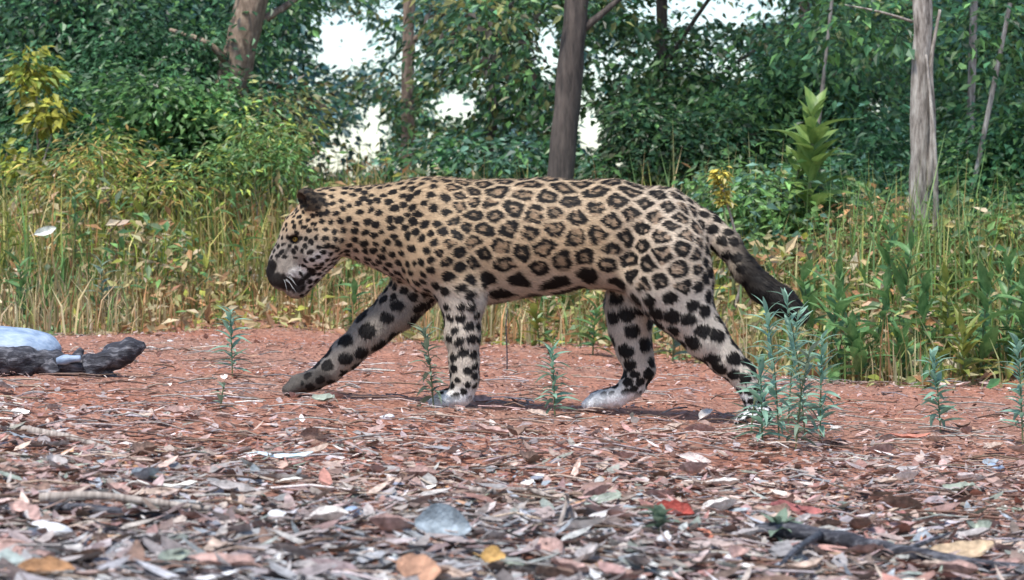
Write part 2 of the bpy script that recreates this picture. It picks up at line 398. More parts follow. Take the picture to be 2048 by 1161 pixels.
shrub('bush', 'dark teal bush showing above the back of the cat', 1000, 18.2, [bl(960, 330, 18.2, .55, .13), bl(1090, 335, 18.2, .4, .1), bl(1210, 345, 18, .35, .1)], [TG, BG, MG, DG], [3, 3, 1, 2], 200, 22, .07, .1, gap=True)
shrub('bush', 'dark round bush right of the dark trunk', 1290, 17.5, [bl(1270, 260, 17.5, .3, .16), bl(1370, 290, 17.4, .38, .17), bl(1330, 340, 17.2, .45, .13)], [DG, (.035, .08, .024), MG, (.05, .06, .03)], [4, 3, 1, 1.5], 260, 38, .055)
shrub('bush', 'dense green bush behind the broad-leaved plant', 1500, 17.8, [bl(1480, 260, 17.8, .35, .25), bl(1590, 180, 18, .4, .25), bl(1700, 250, 18, .3, .3), bl(1540, 350, 17.5, .5, .2)], [DG, MG, TG, LG], [3, 4, 2, 1.5], 340, 38)
shrub('bush', 'shadowy bush left of the pale grey trunk', 1750, 16.6, [bl(1750, 330, 16.6, .2, .3), bl(1680, 380, 16.4, .3, .2), bl(1790, 420, 16, .22, .2)], [TG, DG, BG], [3, 3, 1.5], 170, 24)
shrub('bush', 'dark leafy bush right of the pale grey trunk', 1960, 15.8, [bl(1950, 380, 15.8, .3, .26), bl(2030, 300, 16, .25, .3), bl(1990, 450, 15.4, .32, .15)], [DG, MG, TG, LG], [3, 3, 2, 1.2], 260, 38)
shrub('bush', 'light green bush behind the tail of the cat', 1500, 14.6, [bl(1490, 400, 14.6, .28, .14), bl(1560, 470, 14.4, .22, .16), bl(1620, 420, 14.8, .25, .12)], [LG, MG, BG, (.13, .2, .1)], [3, 2, 2, 2], 190, 22, .055, .09)
shrub('bush', 'olive bush with dry brown tips at right', 1740, 14.2, [bl(1740, 470, 14.2, .28, .13), bl(1680, 530, 13.9, .3, .12), bl(1820, 540, 13.8, .25, .12)], [OL, OR, LG, (.22, .15, .07)], [3, 3, 2, 2], 200, 22, .045, .08)
shrub('bush', 'green and brown bush at the right edge above the weeds', 1960, 13.8, [bl(1960, 530, 13.8, .25, .12), bl(2030, 500, 13.6, .2, .16), bl(1900, 480, 14, .18, .1)], [OL, LG, (.25, .19, .07), MG], [3, 3, 2, 2], 190, 22, .05, .08)
shrub('bush', 'small yellow-leaved sprig standing behind the rump', 1445, 13.6, [bl(1440, 350, 13.6, .012, .05, .02), bl(1446, 395, 13.6, .018, .05, .02)], [(.38, .31, .05), (.32, .28, .06)], None, 20, 10, .034, .016, stems=2, gap=False)
shrub('bush', 'thick dark green understory bush in the upper left middle', 300, 18.0, [bl(290, 130, 18.0, .4, .25), bl(420, 150, 18.2, .25, .35), bl(40, 200, 18.2, .4, .3)], [DG, (.03, .08, .03), TG], [4, 2, 3], 240, 38)

# broad-leaved plant: every leaf a part
leafmesh = {}
def big_leaf_mesh(L, W, mat, seed=0, wave=.1, bend=.5, n=9):
    rs = np.random.default_rng(seed); V = []; f = []
    for i in range(n):
        t = i / (n - 1); hw = W * .5 * (math.sin(math.pi * min(1, t * 1.02 + .03)) ** .75) * (1 - .25 * t) + .0008
        z = -bend * t * t * L
        for j, s_ in enumerate((-1, -.5, 0, .5, 1)):
            V.append((t * L, s_ * hw, z + abs(s_) * hw * .35 + rs.normal(0, wave * .02 * L) * abs(s_)))
    for i in range(n - 1):
        for j in range(4):
            a = i * 5 + j; f.append((a, a + 1, a + 6, a + 5))
    return npmesh('leaf', np.array(V), np.array(f), None, mat, True)
M_big = plainmat('broad_leaf', (.10, .20, .05), (.27, .38, .11), (9, 30, 9), rough=.4, spec=.5, bump=.3, transl=.3)
M_weed = plainmat('weed_leaf', (.05, .14, .045), (.19, .34, .13), (20, 40, 20), rough=.45, spec=.4, bump=.2, transl=.3)
M_weed2 = plainmat('yellow_weed_leaf', (.13, .2, .04), (.3, .3, .08), (20, 40, 20), rough=.5, spec=.3, bump=.2, transl=.3)
M_teal = plainmat('blue_green_leaf', (.15, .31, .23), (.33, .52, .40), (20, 40, 20), rough=.5, spec=.3, bump=.2, transl=.35)
M_grey = plainmat('grey_green_leaf', (.11, .17, .12), (.26, .34, .25), (20, 40, 20), rough=.5, spec=.3, bump=.2, transl=.3)
def leafy_plant(name, label, px, depth, h, nleaf, L, W, mat, group=None, spread=.5, seed=1, whorl=False, cat='plant', stemr=.006, upright=.6, y_base=None):
    rs = random.Random(seed)
    x = gx(px, depth); y = depth - D; gz = float(ground_z(x, y))
    root = thing(name, (x, y, gz), label, cat, group)
    lean = (rs.uniform(-.16, .16) * h, rs.uniform(-.05, .05) * h)
    P0 = [(0, 0, -.02), (lean[0] * .4, lean[1] * .4, h * .5), (lean[0], lean[1], h * .92)]
    V, f = tube(P0, [stemr, stemr * .8, stemr * .4], 6); link('stem', npmesh('stem', V, f, None, M_stem, True), root)
    key = (round(L, 3), round(W, 3), mat.name)
    if key not in leafmesh: leafmesh[key] = [big_leaf_mesh(L, W, mat, s, bend=b) for s, b in ((1, .15), (2, .45), (3, .8))]
    for k in range(nleaf):
        t = (.12 + .86 * (k + rs.random() * .6) / nleaf) if not whorl else rs.uniform(.55, 1)
        t = min(t, 1); o = link('leaf', rs.choice(leafmesh[key]), root, (lean[0] * t, lean[1] * t, h * .92 * t))
        a = k * 2.4 + rs.uniform(-.4, .4)
        el = upright * rs.uniform(.3, 1.3) + (t - .5) * .9
        o.rotation_euler = (rs.uniform(-.4, .4), -el, a); s = rs.uniform(.65, 1.15) * (1.1 - .35 * t if not whorl else 1)
        o.scale = (s, s, s)
    return root
leafy_plant('broadleaf_plant', 'tall broad-leaved yellow-green plant in front of the dark bushes, left of the pale trunk', 1612, 14.3, 1.08, 54, .25, .10, M_big, seed=5, stemr=.012, upright=.9)
leafy_plant('broadleaf_plant', 'shorter broad-leaved plant left of the tall yellow-green one', 1572, 14.5, .9, 34, .22, .085, M_big, seed=6, stemr=.01, upright=.7)
leafy_plant('broadleaf_plant', 'shorter broad-leaved plant right of the tall yellow-green one', 1662, 14.6, .96, 34, .22, .085, M_big, seed=8, stemr=.01, upright=.7)

# weeds: things with every leaf a part
GW = 'leafy green weeds along the edge of the clearing'
wl = [(1655, 11.9, .38, 'leafy weed just right of the blurred blue-green clump'), (1700, 12.3, .46, 'tall weed with narrow leaves below the brown-tipped olive bush'), (1745, 12.0, .44, 'weed with long leaves left of the tallest edge weed'),
      (1790, 12.4, .55, 'tallest slender weed at the edge of the clearing'), (1840, 12.1, .4, 'weed below the foot of the pale grey trunk'), (1900, 12.2, .42, 'broad weed between the pale trunk and right edge'),
      (1960, 12.0, .46, 'bushy green weed near the right edge'), (2010, 12.3, .5, 'tall weed at the right edge beside the bushy one'), (1720, 11.7, .26, 'low weed in front of the narrow-leaved tall weed'),
      (1925, 11.75, .24, 'low yellow-green weed at the clearing edge near the right'), (2045, 12.0, .44, 'weed cut by the right edge of the picture'), (1810, 11.8, .22, 'small weed at the foot of the tallest edge weed'),
      (1630, 12.6, .42, 'weed half hidden behind the blue-green clump'), (1775, 13.2, .6, 'darker weed behind the tallest edge weed')]
for i, (px, dp, h, lb) in enumerate(wl):
    leafy_plant('weed', lb, px, dp, h, 24, .15 if i % 3 else .19, .042 if i % 2 else .06, M_weed if i not in (9, 5) else M_weed2, GW, seed=20 + i, upright=.9, stemr=.004)
GL = 'green weeds growing in the dry grass at left'
for i, (px, dp, h, mt, lb) in enumerate([(48, 13.6, .36, M_weed, 'upright green weed behind the pale blue stone'), (150, 14.6, .62, M_weed, 'green leafy weed in the dry grass below the yellow-green bush'), (262, 14.8, .66, M_weed2, 'bright star-shaped green weed in the dry grass at left'),
        (205, 13.9, .34, M_grey, 'grey-green weed amid straw-coloured grass at left'), (385, 14.6, .62, M_weed2, 'yellow-green weed left of the head of the cat'), (20, 14.5, .55, M_weed2, 'yellow-green weed at the left edge'),
        (500, 14.8, .7, M_weed, 'green weed right in front of the face of the cat'), (1080, 13.6, .2, M_weed2, 'small yellow-green weed seen under the belly'), (1185, 13.2, .24, M_weed, 'pointed-leaf weed under the belly just ahead of the far hind leg'),
        (1345, 12.9, .26, M_grey, 'pale green weed between the two hind legs'), (700, 13.9, .24, M_weed, 'weed under the throat behind the reaching foreleg')]):
    leafy_plant('weed', lb, px, dp, h, 18, .13, .045, mt, GL, seed=60 + i, upright=.7, stemr=.004)
GT = 'soft blue-green seedlings standing in the open ground'
for i, (px, dp, h, n_, L, W, mt, lb) in enumerate([
        (1560, 8.1, .42, 57, .08, .017, M_teal, 'tall soft blue-green plant hiding the near hind paw'), (1612, 8.35, .46, 57, .075, .016, M_teal, 'tallest blue-green plant, standing under the tail tip'),
        (1525, 7.95, .26, 45, .075, .02, M_teal, 'low feathery blue-green plant at the left of the clump'), (1590, 7.9, .30, 45, .075, .02, M_grey, 'grey-green feathery plant in front of the clump'),
        (1640, 8.2, .34, 45, .075, .02, M_teal, 'blue-green plant at the right of the clump'), (1575, 8.6, .40, 48, .08, .017, M_teal, 'blue-green plant at the back of the clump'),
        (1110, 8.75, .23, 40, .065, .02, M_teal, 'small blue-green seedling below the belly'), (1882, 8.9, .26, 46, .07, .022, M_teal, 'blue-green seedling on bare soil at right'),
        (2046, 8.5, .34, 50, .075, .018, M_teal, 'blue-green plant at the right edge'), (465, 9.9, .25, 34, .075, .02, M_teal, 'pale blue-green seedling under the muzzle'),
        (868, 8.85, .27, 40, .065, .02, M_grey, 'grey-green seedling just ahead of the near foreleg'), (1318, 5.35, .05, 16, .055, .030, M_grey, 'low mint-green rosette beside the red leaf in the foreground'),
        (1562, 5.4, .045, 16, .055, .028, M_grey, 'low mint-green rosette beside the dark fallen branch'), (440, 8.2, .09, 8, .045, .016, M_grey, 'tiny green seedling in the litter at lower left'),
        (1500, 8.3, .2, 14, .08, .02, M_grey, 'grey-green seedling left of the large blue-green clump')]):
    leafy_plant('seedling', lb, px, dp, h, n_, L, W, mt, GT, seed=90 + i, upright=.7, stemr=.0025)

# ---------------------------------------------------------------- grass and ground cover (nobody could count it)
def blades(name, n, fy, xr, hr, palette, weights, wd, label, bendv=.35):
    x = rng.uniform(xr[0], xr[1], n); y = fy(x, n)
    # patchiness
    pt = np.sin(x * 3.1 + y * 1.7) + np.sin(y * 4.1 - x * 2.3) * .7 + rng.normal(0, .5, n)
    k = pt > -.75; x = x[k]; y = y[k]; pt = pt[k]; n = len(x)
    P = np.stack([x, y, ground_z(x, y) - .01], -1)
    H = rng.uniform(hr[0], hr[1], n) * (1 + .18 * pt)
    a = rng.uniform(0, 6.28, n); lean = np.abs(rng.normal(0, bendv, n))
    d0 = unit(np.stack([np.cos(a) * lean * .5, np.sin(a) * lean * .5, np.ones(n)], -1))
    d1 = unit(np.stack([np.cos(a) * lean * 2, np.sin(a) * lean * 2, np.ones(n) * .8], -1))
    s = np.stack([-np.sin(a), np.cos(a), np.zeros(n)], -1); s = unit(s + rng.normal(0, .4, (n, 3)) * [1, 1, 0])
    w_ = (wd * rng.uniform(.6, 1.4, n))[:, None]
    p1 = P + d0 * (H * .55)[:, None]; p2 = p1 + d1 * (H * .5)[:, None]
    V = np.stack([P - s * w_ * .5, P + s * w_ * .5, p1 - s * w_ * .45, p1 + s * w_ * .45, p2], 1)
    i0 = (np.arange(n) * 5)[:, None]
    q4 = i0 + np.array([[0, 1, 3, 2]]); q3 = i0 + np.array([[2, 3, 4]])
    cb = pal(n, palette, weights, .2); gm = (np.clip((x - .6) / 1.2, 0, 1) * .4 * (rng.random(n) < .8))[:, None]; cb = cb * (1 - gm) + np.array([.13, .27, .07]) * gm
    rm = ((np.sin(x * 2.3 + 4) + np.sin(y * 1.9 + x * 1.1) > .7) & (x < .6) & (rng.random(n) < .6))[:, None]; cb = np.where(rm, cb * .4 + np.array([.42, .22, .10]) * .6, cb)
    c = np.repeat(cb, 5, axis=0)
    return tag(link(name, npmesh(name, V.reshape(-1, 3), [q4, q3], c, M_grass)), label, 'grass', kind='stuff')
blades('dry_grass', 20000, lambda x, n: edge(x) + .1 + np.abs(rng.normal(0, 1.6, n)) + .35 * np.sin(x * 3.7) + rng.normal(0, .22, n) - .1, (-4.2, 4.2), (.08, .28), [(.46, .37, .2), (.42, .23, .11), (.25, .26, .09), (.55, .47, .28), (.17, .28, .09), (.32, .24, .13)], [4, 2.4, 3, 2, 2, 2], 0.008, 'straw and olive dry grass along the edge of the clearing')
blades('green_grass', 9000, lambda x, n: edge(x) + .35 + np.abs(rng.normal(0, 2.4, n)), (-4.6, 4.6), (.1, .3), [MG, LG, OL, YG], [3, 3, 3, 1], .013, 'tall green grass mixed in behind the dry grass')
blades('tall_dry_grass', 20000, lambda x, n: edge(x) + .9 + rng.uniform(0, 4.5, n), (-4.6, 4.6), (.22, .6), [(.55, .45, .2), OL, LG, (.46, .25, .11), YG, (.44, .42, .12)], [3, 2.4, 2, 2, 2, 3], .008, 'taller straw-green grass between the bushes')
blades('tall_green_grass', 2600, lambda x, n: edge(x) + .8 + rng.uniform(0, 2.6, n), (.7, 4.6), (.25, .7), [(.22, .32, .13), (.16, .27, .10), (.38, .38, .18), (.46, .38, .2)], [3, 3, 2, 1], .009, 'tall light green grass behind the hindquarters and at right')
# low broad ground cover
n = 62000
x = rng.uniform(-4.8, 4.8, n); y = edge(x) + np.abs(rng.normal(0, 3.2, n)) + .25 * np.sin(x * 3.7) + rng.normal(0, .2, n)
hgt = rng.random(n) ** 2.0 * np.clip((y - edge(x)) * .3 + .06, .04, .42) * (1 + .5 * np.sin(x * 5 + y * 2))
P = np.stack([x, y, ground_z(x, y) + hgt], -1)
zone = np.sin(x * 2.7 + 1) + np.sin(x * 6.3 + y * 2) * .6
cA = pal(n, [(.34, .33, .13), (.46, .36, .19), (.44, .24, .12), (.46, .38, .22), (.38, .40, .08), (.58, .48, .33)], [3, 3, 2.6, 3, 1.2, 1]); cB = pal(n, [(.17, .30, .09), (.09, .21, .08), (.24, .27, .09), (.2, .28, .15)], [3, 3, 2, 2])
green = np.clip(.26 + zone * .24 + (x > 1) * .2 + (hgt - .25) * .8, 0, 1)
col = np.where((rng.random(n) < green)[:, None], cB, cA)
d, s, nn = frames(unit(rng.normal(0, 1, (n, 3)) * [1, 1, .6]), unit(rng.normal(0, .5, (n, 3)) + [0, -.4, 1]))
L = rng.uniform(.03, .10, n)
V, f, c = leaf_arrays(P, d, s, nn, L, L * .42, rng.uniform(0, .3, n), col)
tag(link('ground_cover', npmesh('ground_cover', V, f, c, M_leaf)), 'low mixed green and brown ground cover at the forest edge', 'ground cover', kind='stuff')

# ---------------------------------------------------------------- leaf litter
TAN = (.42, .32, .26); PINK = (.36, .235, .205); GREY = (.34, .31, .30); PALE = (.62, .57, .53); BRN = (.19, .12, .09); RED = (.34, .15, .115)
BLU = (.27, .30, .33); GGR = (.24, .27, .22); ORG = (.45, .23, .10)
def greyed(c, x, y):     # patches of older, weathered grey leaves near the camera
    pt = sm01((-y - 2.6) / 1.6) * (.35 + .65 * sm01(.5 + .5 * np.sin(x * 3.1 + 2.2) + .3 * np.sin(y * 5 + x * 2)))
    rd = sm01((y + 3.1) / 1.8)[:, None] * .5; c = c * (1 - rd) + (c.mean(1, keepdims=True) * np.array([1.25, .91, .84])) * rd
    g_ = c.mean(1, keepdims=True) * np.array([.95, 1., 1.04]); return c * (1 - .65 * pt[:, None]) + g_ * .65 * pt[:, None]
def sm01(t): t = np.clip(t, 0, 1); return t * t * (3 - 2 * t)
def litter(name, n, dr, sz, palette, weights, label, tilt, power=1.0, wid=1.35, lift=.012):
    dep = dr[0] + (dr[1] - dr[0]) * rng.random(n) ** power
    x = (rng.random(n) - .5) * 2 * (1024 * wid / F * dep); y = dep - D
    k = (y < edge(x) + .4) & ((dr[1] > 10) | (rng.random(n) > sm01((dep - 5.6) / 3.6))); x = x[k]; y = y[k]; n = len(x)
    P = np.stack([x, y, ground_z(x, y) + rng.random(n) * lift + .004], -1)
    a = rng.uniform(0, 6.28, n)
    d = np.stack([np.cos(a), np.sin(a), rng.normal(0, tilt * .6, n)], -1)
    up = unit(rng.normal(0, tilt, (n, 3)) + [0, 0, 1])
    d, s, nn = frames(d, up)
    L = sz * rng.uniform(.45, 1.35, n) * np.interp(y, [-4.5, -2.5, -1], [1.05, .8, .68]); asp = rng.choice([.14, .3, .42, .55], n, p=[.3, .3, .25, .15])
    V, f, c = leaf_arrays(P - d * (L * .5)[:, None], d, s, nn, L, L * asp, rng.uniform(-.35, .3, n), greyed(pal(n, palette, weights, .24), x, y), 'full')
    lift_min = ground_z(V[:, 0], V[:, 1]) + .001
    V[:, 2] = np.maximum(V[:, 2], lift_min)
    return tag(link(name, npmesh(name, V, f, c, M_litter, True)), label, 'leaf litter', kind='stuff')
litter('leaf_litter', 29000, (3.7, 9.8), .07, [TAN, PINK, GREY, PALE, BRN, RED, BLU, GGR, ORG], [4, 4.4, 3, .8, 3.6, 1.4, 1.0, 1.2, .15], 'dense grey and brown leaf litter covering the foreground', .15, .85)
litter('leaf_litter', 5200, (7.8, 15), .06, [TAN, PINK, GREY, PALE, BRN, RED, ORG], [3, 4, 1.4, .9, 2.5, 2, .8], 'thinner reddish leaf litter around and behind the cat', .16, 1.1)
litter('leaf_crumbs', 30000, (3.7, 14), .022, [TAN, PINK, GREY, PALE, BRN, RED], [3, 4, 1, .6, 2, 4], 'small broken leaf crumbs scattered over the soil', .3, .9)
# fine twigs
n = 1350
dep = 3.8 + 8 * rng.random(n) ** 1.2; x = (rng.random(n) - .5) * 2.6 * (1024 / F * dep); y = dep - D
a = rng.normal(0, .8, n); L = rng.uniform(.04, .22, n)
parts = []
for i in range(n):
    dx, dy = math.cos(a[i]) * L[i] / 2, math.sin(a[i]) * L[i] / 2; r = random.uniform(.001, .0032)
    p0 = np.array([x[i] - dx, y[i] - dy, ground_z(x[i] - dx, y[i] - dy) + .006 + random.random() * .012]); p2 = np.array([x[i] + dx, y[i] + dy, ground_z(x[i] + dx, y[i] + dy) + .006 + random.random() * .02])
    pm = (p0 + p2) / 2 + [0, random.uniform(-.01, .01), random.uniform(0, .012)]
    V = []; 
    for p in (p0, pm, p2):
        for t in (0, 2.09, 4.19): V.append(p + [0, math.cos(t) * r, math.sin(t) * r])
    f = np.array([(j * 3 + k, j * 3 + (k + 1) % 3, j * 3 + 3 + (k + 1) % 3, j * 3 + 3 + k) for j in (0, 1) for k in range(3)])
    parts.append((np.array(V), [f], np.repeat(pal(1, [TAN, GREY, PALE, BRN], [2, 3, .5, 3]), 9, axis=0)))
V, f, c = join(parts)
tag(link('twig_litter', npmesh('twig_litter', V, f, c, M_litter, True)), 'fine dry twigs strewn through the leaf litter', 'twigs', kind='stuff')

# individual large fallen leaves
def fallen_mesh(seed, c, L=.1, W=.055, curl=.5):
    rs = np.random.default_rng(seed); n = 8; V = []; f = []
    cx_ = rs.uniform(-1, 1) * curl; 
    for i in range(n):
        t = i / (n - 1); hw = W * .5 * (math.sin(math.pi * (t * .96 + .03)) ** .7) + .0006
        for s_ in (-1, -.5, 0, .5, 1):
            z = curl * L * .9 * (t - .5) ** 2 + abs(s_) ** 2 * hw * (.5 + cx_) + rs.normal(0, .0022) * (1 if abs(s_) > .6 else .3)
            V.append(((t - .5) * L, s_ * hw * (1 + rs.normal(0, .05)), z))
    for i in range(n - 1):
        for j in range(4): a_ = i * 5 + j; f.append((a_, a_ + 1, a_ + 6, a_ + 5))
    V = np.array(V); V[:, 2] -= V[:, 2].min()
    k = len(V); tb, tf = tube([(-L * .5, 0, V[2, 2]), (-L * .62, .004, V[2, 2] * .8), (-L * .75, .01, 0.001)], [.0014, .0011, .0008], 4)
    V2 = np.concatenate([V, tb]); fs = [np.array(f)] + [a_ + k for a_ in tf]
    cc = np.tile(np.array(c), (len(V2), 1)) * (1 + rs.normal(0, .12, (len(V2), 1)))
    vein = np.array([j % 5 == 2 for j in range(k)] + [True] * len(tb)); cc[vein] *= 1.25
    return npmesh('fallen_leaf', V2, fs, np.clip(cc, .01, .95), M_litter, True)
kinds = [('tan', TAN), ('pinkish brown', PINK), ('grey', GREY), ('pale bleached', PALE), ('dark brown', BRN), ('blue-grey', BLU), ('greenish grey', GGR)]
protos = {k: [fallen_mesh(i * 13 + j, c, L=l_, W=w_, curl=cu) for j, (l_, w_, cu) in enumerate(((.11, .055, .5), (.09, .05, .9), (.13, .045, .3), (.085, .06, .6)))] for i, (k, c) in enumerate(kinds)}
rl = random.Random(3)
def zone_of(px, dep):
    py = HOR + HC * F / dep
    if py > 1060: r_ = ['at the lower left corner', 'below the long blue-grey leaf', 'near the bottom edge left of centre', 'by the orange leaf at the bottom', 'left of the dark fallen branch', 'in front of the dark fallen branch', 'at the lower right corner']
    elif py > 930: r_ = ['near the long pale stick', 'in the litter at left, below the log', 'in the litter below the reaching foreleg', 'in the litter below the near foreleg', 'in the litter below the far hind leg', 'above the dark fallen branch', 'in the litter at the right']
    else: r_ = ['on the soil below the stone', 'on the soil right of the log', 'just below the reaching paw', 'just below the near front paw', 'just below the far hind paw', 'by the blue-green clump', 'on the soil at the right edge']
    return r_[min(6, max(0, int(px / 2048 * 7)))]
for k in range(170):
    kn = rl.choices([a[0] for a in kinds], [4, 5, 3, 1.2, 4, 1, 1])[0]
    dep = 4.5 + 4.6 * rl.random() ** 1.5; px = rl.uniform(-10, 2060)
    x = gx(px, dep); y = dep - D
    pi_ = rl.randrange(4); o = link('fallen_leaf', protos[kn][pi_], None, (x, y, float(ground_z(x, y)) + rl.uniform(.006, .02)))
    o.rotation_euler = (rl.uniform(-.3, .3), rl.uniform(-.25, .25), rl.uniform(0, 6.28)); s = rl.uniform(.5, 1.0) ; o.scale = (s, s, s)
    tag(o, f"{'small' if s < .75 else 'medium' if s < .95 else 'large'} {kn} {('oval dead leaf', 'curled dead leaf', 'narrow dead leaf', 'broad dead leaf')[pi_]} {zone_of(px, dep)}", 'leaf', f'{kn} fallen leaves scattered on the ground')
def one_leaf(px, py, c, L, W, lb, rot=(0, 0, 0), curl=.5, lift=.012, seed=1):
    # ground depth for this row
    dep = 9.0
    for _ in range(12): dep = (HC - float(ground_z(gx(px, dep), dep - D))) * F / (py - HOR)
    x, y = gx(px, dep), dep - D
    o = link('fallen_leaf', fallen_mesh(seed, c, L, W, curl), None, (x, y, float(ground_z(x, y)) + lift)); o.rotation_euler = rot
    tag(o, lb, 'leaf')
def gpos(px, py):
    dep = 9.0
    for _ in range(12): dep = (HC - float(ground_z(gx(px, dep), dep - D))) * F / (py - HOR)
    x, y = gx(px, dep), dep - D
    return np.array([x, y, float(ground_z(x, y))])
one_leaf(1345, 1045, (.32, .055, .04), .085, .05, 'deep red fallen leaf beside the mint-green rosette', (.5, .1, .2), seed=31)
one_leaf(1400, 1085, (.46, .17, .11), .07, .05, 'salmon-coloured fallen leaf just below the deep red one', (.3, 0, 1.2), seed=32)
one_leaf(985, 1140, (.45, .27, .09), .042, .035, 'small orange fallen leaf at the bottom centre', (.9, 0, .3), seed=33, lift=.02)
one_leaf(835, 1180, (.40, .22, .14), .07, .055, 'broad orange-brown leaf tilted up at the bottom edge', (.9, .2, .1), seed=34, lift=.03)
one_leaf(1590, 1040, (.30, .10, .09), .12, .07, 'maroon fallen leaf above the dark fallen branch', (.35, .15, .4), seed=35)
one_leaf(1920, 1130, (.42, .31, .2), .13, .07, 'large ochre leaf by the tip of the dark fallen branch', (.3, -.1, .15), seed=36, lift=.02)
one_leaf(1390, 930, (.62, .52, .48), .08, .03, 'pale rolled leaf with a dark hollow end, right of centre', (.8, .2, .1), curl=.2, seed=37)
one_leaf(1155, 960, (.66, .5, .42), .06, .022, 'upright cream leaf standing on edge near the centre', (.2, -1.1, .4), seed=38, lift=.02)
one_leaf(1820, 885, (.42, .17, .12), .12, .03, 'long orange-red fallen leaf on the soil at right', (.15, 0, .05), seed=39)
one_leaf(625, 895, (.2, .12, .09), .07, .05, 'brown leaf curled upright in the litter left of centre', (1.1, .3, .3), seed=40, lift=.02)
one_leaf(90, 1170, (.36, .19, .09), .09, .04, 'orange-brown rolled leaf at the lower left corner', (.5, 0, .1), seed=41, lift=.015)
one_leaf(885, 1090, (.24, .28, .31), .10, .07, 'broad blue-grey leaf tilted up at the lower centre', (.9, .1, .2), seed=42, lift=.03, curl=.2)
one_leaf(335, 990, (.7, .68, .62), .12, .02, 'long narrow cream leaf in the litter at left', (.1, 0, .05), seed=43)
one_leaf(40, 835, (.75, .68, .64), .05, .03, 'small white leaf on the soil below the stone at left', (.7, 0, .4), seed=44)
one_leaf(570, 928, (.55, .68, .74), .13, .022, 'long pale blue leaf in the litter left of centre', (.2, 0, -.04), seed=45)
one_leaf(1900, 780, (.62, .5, .45), .16, .02, 'long pale strip of bark on the soil at the foot of the weeds', (.2, 0, -.08), seed=46)

# white leaf in the grass: hangs on the dry grass
p = at(92, 467, 14.2)
o = link('caught_leaf', fallen_mesh(47, (.6, .62, .56), .11, .05, .8), None, p); o.rotation_euler = (1.0, -.3, .2)
tag(o, 'white leaf caught high in the dry grass at left', 'leaf')

# ---------------------------------------------------------------- sticks, branch, stones
def stick(name, pts, r, mat, label, cat='stick', seg=8, rough=.15, twigs=()):
    pts = [np.array(p, float) for p in pts]; base = pts[0].copy()
    root = thing(name, base, label, cat)
    V, f = tube(pts, np.linspace(r, r * .55, len(pts)), seg, rough, lump=8)
    link('branch', npmesh('branch', V - base, f, None, mat, True), root)
    for tp, tr in twigs:
        V, f = tube(tp, np.linspace(tr, tr * .4, len(tp)), 6, .1); link('side_twig', npmesh('side_twig', V - base, f, None, mat, True), root)
    return root
up = lambda p, h: p + np.array([0, 0, h])
stick('fallen_branch', [up(gpos(1510, 1085), .02), up(gpos(1620, 1098), .028), up(gpos(1750, 1120), .025), up(gpos(1880, 1140), .02), up(gpos(2080, 1158), .01)], .018, M_char,
      'dark rotten fallen branch across the lower right corner', 'branch', 10, .35, [([up(gpos(1640, 1102), .03), up(gpos(1590, 1135), .03), up(gpos(1550, 1158), .01)], .009), ([up(gpos(1820, 1130), .03), up(gpos(1900, 1120), .05)], .006)])
stick('fallen_stick', [up(gpos(-20, 858), .012), up(gpos(90, 880), .016), up(gpos(160, 892), .014), up(gpos(235, 915), .008)], .012, M_twig, 'long pale grey stick lying in the litter at the left edge')
stick('fallen_stick', [up(gpos(80, 1018), .02), up(gpos(190, 1024), .03), up(gpos(300, 1030), .024), up(gpos(420, 1040), .02)], .010, M_twig, 'whitish stick at the lower left with a dark gap beneath')
stick('fallen_stick', [up(gpos(100, 1028), .01), up(gpos(230, 1040), .014), up(gpos(370, 1052), .01)], .012, M_char, 'dark stick directly below the whitish stick at lower left')
stick('fallen_stick', [up(gpos(620, 938), .01), up(gpos(690, 962), .012), up(gpos(740, 985), .008)], .004, M_twig, 'thin pale crooked twig left of centre', rough=.3)
stick('fallen_stick', [up(gpos(1500, 897), .01), up(gpos(1590, 895), .014), up(gpos(1640, 893), .01)], .005, M_twig, 'short straight white twig on the red soil at right')
stick('fallen_stick', [up(gpos(1620, 925), .008), up(gpos(1700, 932), .014), up(gpos(1780, 944), .01)], .006, M_twig, 'longer white twig below the short one at right')
stick('fallen_stick', [up(gpos(920, 985), .01), up(gpos(970, 1003), .02), up(gpos(1060, 1000), .02), up(gpos(1120, 1015), .008)], .009, M_twig, 'curved grey stick piece in the middle of the foreground', rough=.3)
stick('fallen_stick', [up(gpos(1690, 830), .006), up(gpos(1700, 838), .01), up(gpos(1990, 872), .01)], .004, M_twig, 'very long thin twig on the soil at right')
stick('fallen_stick', [up(gpos(1120, 1060), .01), up(gpos(1135, 1050), .05), up(gpos(1128, 1070), .075)], .005, M_twig, 'small brown hooked twig standing up near the centre')
stick('fallen_stick', [up(gpos(1010, 1150), .01), up(gpos(1120, 1148), .012), up(gpos(1230, 1158), .01)], .007, M_twig, 'pale stick at the very bottom centre')
stick('dry_stalk', [up(gpos(1014, 740), -.02), up(gpos(1014, 740), .07), up(gpos(1012, 740), .17), up(gpos(1015, 740), .24)], .0035, M_char, 'thin dark upright stalk under the belly', 'stalk')

